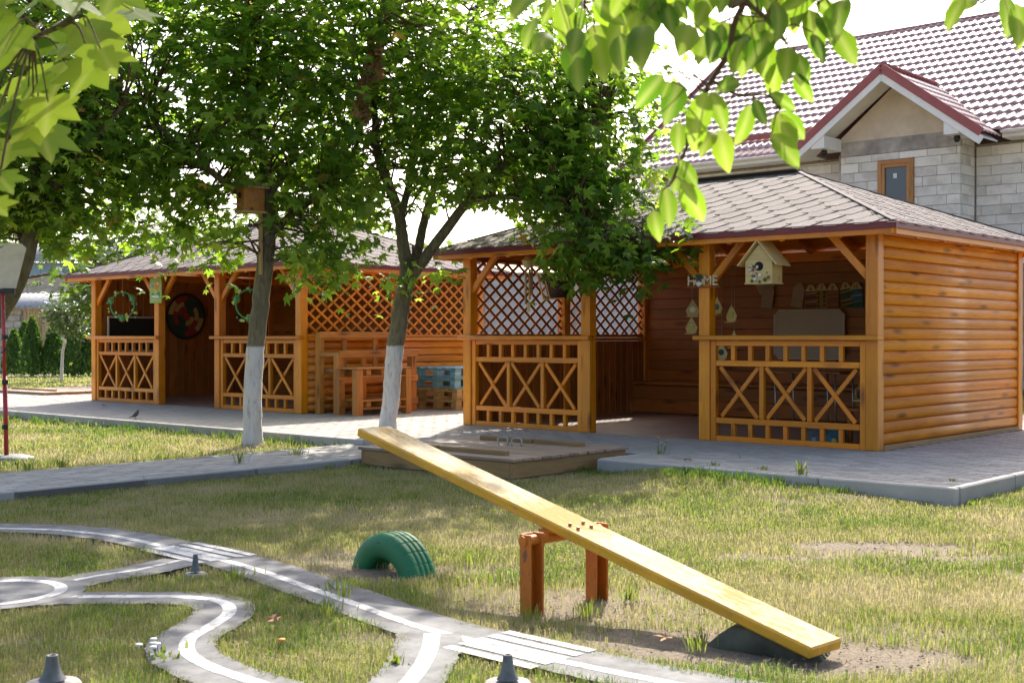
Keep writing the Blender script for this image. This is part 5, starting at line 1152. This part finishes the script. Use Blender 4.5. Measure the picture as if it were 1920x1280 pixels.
side = [pt(zx(1215), zy(20), tip_d), pt(zx(1290), zy(70), tip_d - .05), pt(zx(1380), zy(160), tip_d - .06), pt(zx(1440), zy(240), tip_d)]; tw(side, .004, .002)
side2 = [limb[-3], pt(zx(900), zy(-140), tip_d), pt(zx(650), zy(-60), tip_d + .1), pt(zx(330), zy(20), tip_d + .1)]; tw(side2, .005, .002)
side3 = [limb[-9], pt(zx(2600), zy(-260), 1.95), pt(zx(2550), zy(-40), 1.95), pt(zx(2500), zy(20), 1.95)]; tw(side3, .004, .002)
side4 = [limb[-5], pt(zx(1600), zy(-200), tip_d), pt(zx(1680), zy(-60), tip_d), pt(zx(1600), zy(30), tip_d)]; tw(side4, .004, .002)
side5 = [sd[24], pt(zx(1180), zy(520), tip_d), pt(zx(1330), zy(520), tip_d), pt(zx(1400), zy(600), tip_d)]; tw(side5, .003, .0015)
allp = sd + [p for s_ in (side, side2, side3, side4, side5) for p in catmull(s_, 6)]
for (x0, y0, x1, y1, wd) in ZP:
    dd = tip_d + rs.uniform(-.13, .13); a, b = pt(zx(x0), zy(y0), dd), pt(zx(x1), zy(y1), dd + rs.uniform(-.03, .03)); L = (b - a).length
    dr = (b - a).normalized(); q = Vector((rs.normal(0, .35), -1, rs.normal(0.25, .3))); P.append(a - pbase); Nn.append(q); Dd.append(dr); SZ.append(L * 1.03); TI.append(np.clip(rs.normal(.45, .3), 0, 1))
    s_ = min(allp, key=lambda p: (p - a).length); twl.tube([s_ - pbase, (s_ + a) / 2 + Vector((0, 0, .01)) - pbase, a - pbase], [.0018, .0014, .001], 5, False)
for i in range(90):                                       # the bough goes on above the frame
    s_ = limb[-1 - int(rs.random() * 14)]; a = s_ + Vector(rs.normal(0, .14, 3)); 
    if HY - (a.z - HC) / a.y * F > -20 or a.y < .6: 
        a.z = HC + (HY + 30) / F * a.y + abs(rs.normal(0, .12))
    P.append(a - pbase); Nn.append(rs.normal(0, .6, 3) + np.array((0, -.3, .8))); Dd.append(rs.normal(0, .5, 3) + np.array((0, 0, -.6))); SZ.append(rs.uniform(.07, .1)); TI.append(rs.random())
twl.build('twigs', 'twig', pl, True)
wdt = np.array([z[4] for z in ZP])
leaves('leaves', np.array([list(p) for p in P]), np.array([list(p) for p in Nn]), np.array([list(p) for p in Dd]), np.array(SZ), np.array(TI), 'plum', OVAL * np.array((1.12, 1)), pl, curl=.3, centre=(0, .5), fold=.2, smooth=True)
nbase = Vector((-3.4, 2.3, ZG)); nm = empty('near_maple_tree', nbase, 0, 'maple with large sunlit leaves hanging in from the upper left', 'tree'); rs = np.random.default_rng(41)
limb = catmull([nbase + Vector((0, 0, -.1)), nbase + Vector((.1, 0, 1.3)), Vector((-2.4, 2.5, 2.2)), Vector((-1.7, 2.6, 2.1)), Vector((-1.05, 2.6, 1.78)), pt(140, 20, 2.6), pt(60, 75, 2.6)], 6)
mb = MB(); mb.tube([p - nbase for p in limb], list(np.interp(np.linspace(0, 1, len(limb)), [0, .3, .7, 1], [.1, .07, .012, .004])), 10); mb.build('trunk', 'bark', nm, True)
NL = [(190, 85, 150), (120, 175, 150), (170, 165, 120), (60, 60, 140), (20, 130, 130), (215, 20, 130), (110, 30, 140), (30, 10, 130), (60, 250, 130), (85, 285, 120), (10, 240, 120), (10, 310, 120), (150, 120, 110), (250, 50, 80), (45, 190, 120), (130, -30, 140), (-40, 60, 140), (-40, 180, 140), (-30, 290, 120), (200, -50, 130), (270, -40, 100), (40, -60, 140), (-60, -20, 140), (95, 110, 120), (5, 360, 80)]; NL += [(a + rs.normal(0, 28), b + rs.normal(0, 28), c * rs.uniform(.75, 1.05)) for a, b, c in NL[::2] if a < 230]
P, Nn, Dd, SZ, TI = [], [], [], [], []; twl = MB()
for px, py, s in NL:
    dd = 2.6 + rs.uniform(-.2, .25); a = pt(px + rs.normal(0, 4), py - s * .35, dd); s_ = min(limb[12:], key=lambda p: (p - a).length); twl.tube(catmull([s_ - nbase, (s_ + a) / 2 - nbase + Vector((0, 0, .03)), a - nbase], 3), list(np.linspace(.003, .0012, 7)), 5, False)
    P.append(a - nbase); Nn.append((rs.normal(0, .4), -.75 + rs.normal(0, .25), .75)); Dd.append((rs.normal(0.1, .5), -.2, -.8)); SZ.append(s / F * dd * .74); TI.append(np.clip(rs.normal(.65, .25), 0, 1))
for i in range(70):
    a = Vector((rs.uniform(-2.2, -1.05), rs.uniform(2.3, 3.0), 0)); a.z = HC + (HY + 60) / F * a.y + abs(rs.normal(0, .3)); P.append(a - nbase); Nn.append((rs.normal(0, .5), -.3, 1)); Dd.append((rs.normal(0, .5), rs.normal(0, .5), -.5)); SZ.append(.13); TI.append(rs.random())
twl.build('twigs', 'twig', nm, True)
leaves('leaves', np.array([list(p) for p in P]), np.array([list(p) for p in Nn]), np.array([list(p) for p in Dd]), np.array(SZ), np.array(TI), 'maple_near', MAPLE_N, nm, curl=.04, smooth=True)
#PART5
# ------------------------------------------------------------------ lawn and weeds
GX0, GX1, GY0, GY1, CS = -12.0, 10.0, 2.5, 40.0, .025
gw, gh = int((GX1 - GX0) / CS), int((GY1 - GY0) / CS); mask = np.zeros((gh, gw), bool)
def stamp(x, y, r):
    i0, i1 = int((x - r - GX0) / CS), int((x + r - GX0) / CS) + 2; j0, j1 = int((y - r - GY0) / CS), int((y + r - GY0) / CS) + 2
    if i1 <= 0 or j1 <= 0 or i0 >= gw or j0 >= gh: return
    i0, j0 = max(i0, 0), max(j0, 0); xs = GX0 + (np.arange(i0, min(i1, gw)) + .5) * CS; ys = GY0 + (np.arange(j0, min(j1, gh)) + .5) * CS
    mask[j0:min(j1, gh), i0:min(i1, gw)] |= ((xs[None] - x) ** 2 + (ys[:, None] - y) ** 2) < r * r
for pts, hw, off in trk.values():
    for a, b in zip(pts[:-1], pts[1:]):
        n = max(2, int((b - a).length / .04))
        for k in range(n): p = a.lerp(b, k / n); stamp(p.x, p.y, hw - .03 + .05 * (float(vnoise(p.x * 6, p.y * 6, 77)) - .35))
stamp(ring_c.x, ring_c.y, ring_r)
for px, py, s in ((97, 1282, .85), (952, 1281, .72), (366, 1076, .5)): c = gp(px, py); stamp(c.x, c.y, .125 * s)
def blocked(x, y):
    dx, dy = x - A0.x, y - A0.y; lx_, ly_ = dx * U.x + dy * U.y, dx * V.x + dy * V.y
    b = ((lx_ > PX0) & (lx_ < PX1 + .01) & (ly_ > PY0 - .01) & (ly_ < PY1)) | ((lx_ > PA) & (lx_ < PB) & (ly_ < PY0) & (ly_ > PL))
    b &= ~((lx_ > NX0) & (lx_ < NX1) & (ly_ < NY))
    for c, hx, hy in ((dc - du * lx / 2 + dv * ly / 2, lx / 2, ly / 2), (dc2 - du * 1.0 + dv * 1.3, 1.0, 1.3)):
        ex, ey = x - c.x, y - c.y; b |= (np.abs(ex * du.x + ey * du.y) < hx) & (np.abs(ex * dv.x + ey * dv.y) < hy)
    i = np.clip(((x - GX0) / CS).astype(int), 0, gw - 1); j = np.clip(((y - GY0) / CS).astype(int), 0, gh - 1); b |= mask[j, i]
    return b
allv, allt, alla = [], [], []; vo = 0
def sow(y0, y1, dens, hmean, wid, seed, edge=1.0):
    global vo
    r = np.random.default_rng(seed); n = int(dens * (.47 * (y1 ** 2 - y0 ** 2) * 1.0 + .8 * (y1 - y0))); y = np.sqrt(r.random(n) * (y1 ** 2 - y0 ** 2) + y0 ** 2); x = (r.random(n) - .5) * 2 * (.47 * y + .4)
    big = vnoise(x * 1.3, y * 1.3, 31) * .55 + vnoise(x * 4.2, y * 4.2, 32) * .3 + vnoise(x * 15, y * 15, 33) * .15
    s = soilf(x, y); keep = (r.random(n) > s * 1.05) & (~blocked(x, y)) & (r.random(n) < .45 + 1.0 * big); x, y, big, s = x[keep], y[keep], big[keep], s[keep]; n = len(x)
    tuft = vnoise(x * 7, y * 7, 36); h = hmean * (.35 + .9 * tuft * (.5 + big)) * r.uniform(.5, 1.5, n) * (1 - .55 * s); az = r.random(n) * 6.283; lean = r.uniform(.4, 2.0, n) * h; w = wid * r.uniform(.6, 1.3, n)
    dry = np.clip(1.29 - 1.5 * big - .25 * (tuft - .5) + r.normal(0, .2, n) + .25 * s, 0, 1); dry = np.where(r.random(n) < .14, r.uniform(.75, 1, n), dry); h = h * (1.1 - .35 * dry)
    flat = r.random(n) < .2; h = np.where(flat, .008, h); lean = np.where(flat, r.uniform(.02, .05, n), lean); dry = np.where(flat, r.uniform(.6, 1, n), dry)
    dx, dy = x - A0.x, y - A0.y; lx_, ly_ = dx * U.x + dy * U.y, dx * V.x + dy * V.y; kb = np.clip((ly_ - PY0 + .30) / .25, 0, 1) * (lx_ < AW + .9) * (ly_ < PY0); kb = np.maximum(kb, .6 * np.clip(1 - np.abs(lx_ - PA + .1) / .15, 0, 1) * (ly_ < PY0)); kb = kb * (.4 + vnoise(x * 3, y * 3, 61))
    h = h * (1 + 1.6 * kb); dry = np.clip(dry - .55 * kb, 0, 1)
    ca, sa = np.cos(az), np.sin(az); px_, py_ = -sa * w, ca * w; z0 = ZG - .025 + rise(x, y)
    b0 = np.stack([x - px_, y - py_, z0], -1); b1 = np.stack([x + px_, y + py_, z0], -1); mx, my = x + ca * lean * .35, y + sa * lean * .35; m0 = np.stack([mx - px_ * .7, my - py_ * .7, z0 + .025 + h * .62], -1); m1 = np.stack([mx + px_ * .7, my + py_ * .7, z0 + .025 + h * .62], -1); tp = np.stack([x + ca * lean, y + sa * lean, z0 + .025 + h], -1)
    vs = np.stack([b0, b1, m0, m1, tp], 1).reshape(-1, 3); k = np.arange(n)[:, None] * 5 + vo; allv.append(vs); allt.append(np.concatenate([k + np.array([[0, 1, 3]]), k + np.array([[0, 3, 2]]), k + np.array([[2, 3, 4]])])); alla.append(np.repeat(dry, 5)); vo += len(vs)
sow(3.4, 5.6, 15500, .018, .0013, 1); sow(5.6, 7.6, 9800, .018, .0019, 2); sow(7.6, 10.5, 5800, .016, .0025, 3); sow(10.5, 15, 2300, .036, .004, 4); sow(15, 24, 700, .036, .008, 5); sow(24, 38, 220, .045, .016, 6)
gr = npmesh('grass', np.concatenate(allv), np.concatenate(allt), {'tint': np.concatenate(alla)}, 'grass'); tag(gr, 'short patchy yellow green lawn with dry straw coloured spots', 'grass', kind='stuff')
# crumbs of earth on the bare patches
r = np.random.default_rng(5); cv, ct = [], []; octv = np.array([(1, 0, 0), (-1, 0, 0), (0, 1, 0), (0, -1, 0), (0, 0, 1), (0, 0, -.6)], float); octf = np.array([(0, 2, 4), (2, 1, 4), (1, 3, 4), (3, 0, 4), (2, 0, 5), (1, 2, 5), (3, 1, 5), (0, 3, 5)])
yy = np.sqrt(r.random(60000) * (11 ** 2 - 3.8 ** 2) + 3.8 ** 2); xx = (r.random(60000) - .5) * 2 * (.43 * yy); sk = (r.random(60000) < soilf(xx, yy) * .55) & ~blocked(xx, yy); xx, yy = xx[sk], yy[sk]; n = len(xx); sz = r.uniform(.0015, .006, n) * r.uniform(.5, 1.3, n)
cv = np.stack([xx, yy, ZG - .018 + rise(xx, yy) + 0 * xx], -1)[:, None, :] + octv[None] * sz[:, None, None] * r.uniform(.6, 1.4, (n, 6, 1)); ct = (octf[None] + (np.arange(n) * 6)[:, None, None]).reshape(-1, 3)
cl_ = npmesh('soil_crumbs', cv.reshape(-1, 3), ct, {}, 'soil'); tag(cl_, 'small crumbs of dry earth on the bare patches of lawn', 'soil', kind='stuff')
# taller tufts
def tuft(px, py, n, h, spread, lab, name='grass_tuft', cat='grass tuft', z=ZG, wid=.004, dry=(.0, .5), flower=None, seed=0, broad=False):
    r = np.random.default_rng(900 + seed); c = gp(px, py, z); o = empty(name, (c.x, c.y, z), 0, lab, cat, 'weeds and tufts'); V_, T_, A_ = [], [], []
    for i in range(n):
        a = r.random() * 6.283; rr = abs(r.normal(0, spread * .35)); x, y = rr * math.cos(a), rr * math.sin(a); hh = h * r.uniform(.5, 1.1); ln = r.uniform(.1, .6) * hh; w = wid * r.uniform(.6, 1.3); prof = (.5, 1.0, .75, 0) if not broad else (.2, 1.0, .9, 0)
        da = a + r.normal(0, .5); k = len(V_); q = r.uniform(*dry)
        for j, (t, f) in enumerate(zip((0, .35, .7, 1), prof)):
            cx, cy, cz = x + math.cos(da) * ln * t * t, y + math.sin(da) * ln * t * t, hh * (t - .18 * t * t * (ln / hh)) - .01
            for s in ((-1, 1) if f else (0,)): V_.append((cx - math.sin(da) * w * f * s, cy + math.cos(da) * w * f * s, cz)); A_.append(q)
        T_ += [(k, k + 1, k + 3), (k, k + 3, k + 2), (k + 2, k + 3, k + 5), (k + 2, k + 5, k + 4), (k + 4, k + 5, k + 6)]
    tag(npmesh('blades', np.array(V_), np.array(T_), {'tint': np.array(A_)}, 'grass', o), kind='stuff')
    if flower:
        for i in range(flower[1]):
            x, y, hz = r.normal(0, spread * .4), r.normal(0, spread * .4), h * r.uniform(.8, 1.25); mb = MB(); mb.tube([(x * .5, y * .5, 0), (x, y, hz)], .0015, 5); mb.build('stalk', 'dgreen', o); mb = MB(); mb.lathe([(0, .006), (.012, .005), (.014, 0), (0, -.006)], (x, y, hz), 9); mb.build('flower_head', flower[0], o, True)
W = [(1503, 890, 9, .16, .07, 'leafy weed at the kerb below the pavilion corner post', 0, .012, True, None), (1238, 862, 26, .17, .14, 'tall weeds with yellow flowers at the paving edge right of the deck', -.05, .004, False, ('petal', 4)), (1185, 862, 22, .14, .12, 'grass weeds against the right corner of the sandpit cover', ZG, .005, False, None), (1337, 873, 12, .05, .08, 'low dark weed on the kerb left of the birdhouse post', 0, .008, True, None), (1430, 880, 14, .05, .1, 'low spreading weed on the kerb in the middle of the right pavilion', 0, .007, True, None), (1395, 880, 5, .3, .05, 'tall thin grass stalk at the kerb', ZG, .003, False, None), (1580, 905, 20, .08, .12, 'grass tuft against the kerb face', ZG, .005, False, None), (1825, 945, 18, .07, .1, 'yellow green leafy weed at the kerb corner', ZG, .014, True, None), (1895, 915, 22, .09, .12, 'dark weed clump along the right kerb', ZG, .008, True, None), (1788, 902, 8, .05, .06, 'tiny weed on the paving by the kerb corner', 0, .006, True, None),
 (50, 882, 10, .13, .08, 'leafy weed growing in the path at the left', -.05, .008, True, None), (116, 875, 16, .12, .1, 'pale bushy weed growing in the path', -.05, .006, True, None), (308, 846, 16, .14, .12, 'thin weed at the far edge of the path', ZG, .004, False, None), (448, 868, 10, .14, .09, 'leafy weed at the near path edge by the maple', -.05, .008, True, None), (556, 852, 20, .14, .13, 'weed clump on the path right of the maple trunk', -.05, .005, False, None), (692, 776, 9, .10, .06, 'small weed on the paving left of the leaning maple', 0, .005, True, None),
 (1100, 1150, 26, .12, .10, 'green grass tuft at the foot of the near seesaw leg', ZG, .004, False, None), (1180, 1120, 30, .12, .12, 'bright grass tuft right of the far seesaw leg', ZG, .004, False, None), (620, 1150, 30, .11, .14, 'grass tuft on the far road edge', ZG, .004, False, None), (880, 1050, 34, .11, .16, 'pale grass tuft right of the green tyre', ZG, .004, False, None), (1310, 1212, 22, .13, .1, 'grass tuft in front of the olive tyre', ZG, .004, False, None), (440, 1085, 34, .12, .16, 'grass tuft hanging over the road near the crossing', ZG, .004, False, None), (645, 1120, 18, .16, .1, 'tall seeding grass by the road bend', ZG, .003, False, None), (630, 1105, 14, .10, .1, 'dark green tuft on the inner road edge', ZG, .006, True, None), (300, 1230, 16, .07, .1, 'whitish clover clump in the lower left lawn', ZG, .009, True, ('whitep', 5)), (740, 1245, 10, .08, .05, 'broad leaf weed beside the road branch', ZG, .012, True, None), (510, 1225, 8, .06, .06, 'little yellow flower in the lawn', ZG, .006, True, ('orange', 1)), (990, 1160, 16, .14, .1, 'seeding grass left of the near seesaw leg', ZG, .003, False, None)]
for i, (px, py, n, h, sp, lab, z, wd, br, flw) in enumerate(W): tuft(px, py, n * 2, h * (.62 if z == ZG else .9), sp * 1.2, lab, 'weed' if br else 'grass_tuft', 'weed' if br else 'grass tuft', z, wd * .6, (.1, .55), flw, i, br)
# pebble at the kerb, fallen leaves and chips
c = gp(1790, 935); mb = MB(); mb.lathe([(0, .05), (.06, .045), (.1, .02), (.11, -.02)], (0, 0, 0), 9); s = mb.build('stone', 'stone', None, True, Matrix.Translation(c) @ Matrix.Rotation(.4, 4, 'Z') @ Matrix.Diagonal((1.1, .6, .9, 1))); tag(s, 'grey stone lying against the kerb corner', 'stone')
FL = [(1290, 866, 0, 'crumpled brown leaf on the kerb left of the right pavilion entrance corner'), (160, 822, ZG, 'pale dry leaf lying on the sunny grass before the far pavilion'), (1250, 1203, ZG, 'brown dry leaf beside the seesaw shadow'), (1312, 1135, ZG, 'small reddish leaf behind the seesaw plank'), (192, 762, 0, 'dark scrap on the paving left of the bird'), (40, 843, ZG, 'dark leaf on the grass near the red pole'), (520, 1168, ZG, 'orange brown leaf in the lawn between the road curves')]
for i, (px, py, z, lab) in enumerate(FL):
    c = gp(px, py, z); r = np.random.default_rng(i); me = MB(); k = [(q * .05 * (.6 + r.random()), 0) for q in (1,)]; pts = [Vector((x * .055, y * .055, .012 + .02 * r.random())) for x, y in MAPLE_S]; me.add([(0, .015, .02)] + pts, [[0, j + 1, (j + 1) % len(pts) + 1] for j in range(len(pts))])
    o = me.build('fallen_leaf', 'dirt_leaf', None, False, Matrix.Translation(c) @ Matrix.Rotation(i * 1.3, 4, 'Z')); tag(o, lab, 'leaf', 'fallen leaves')
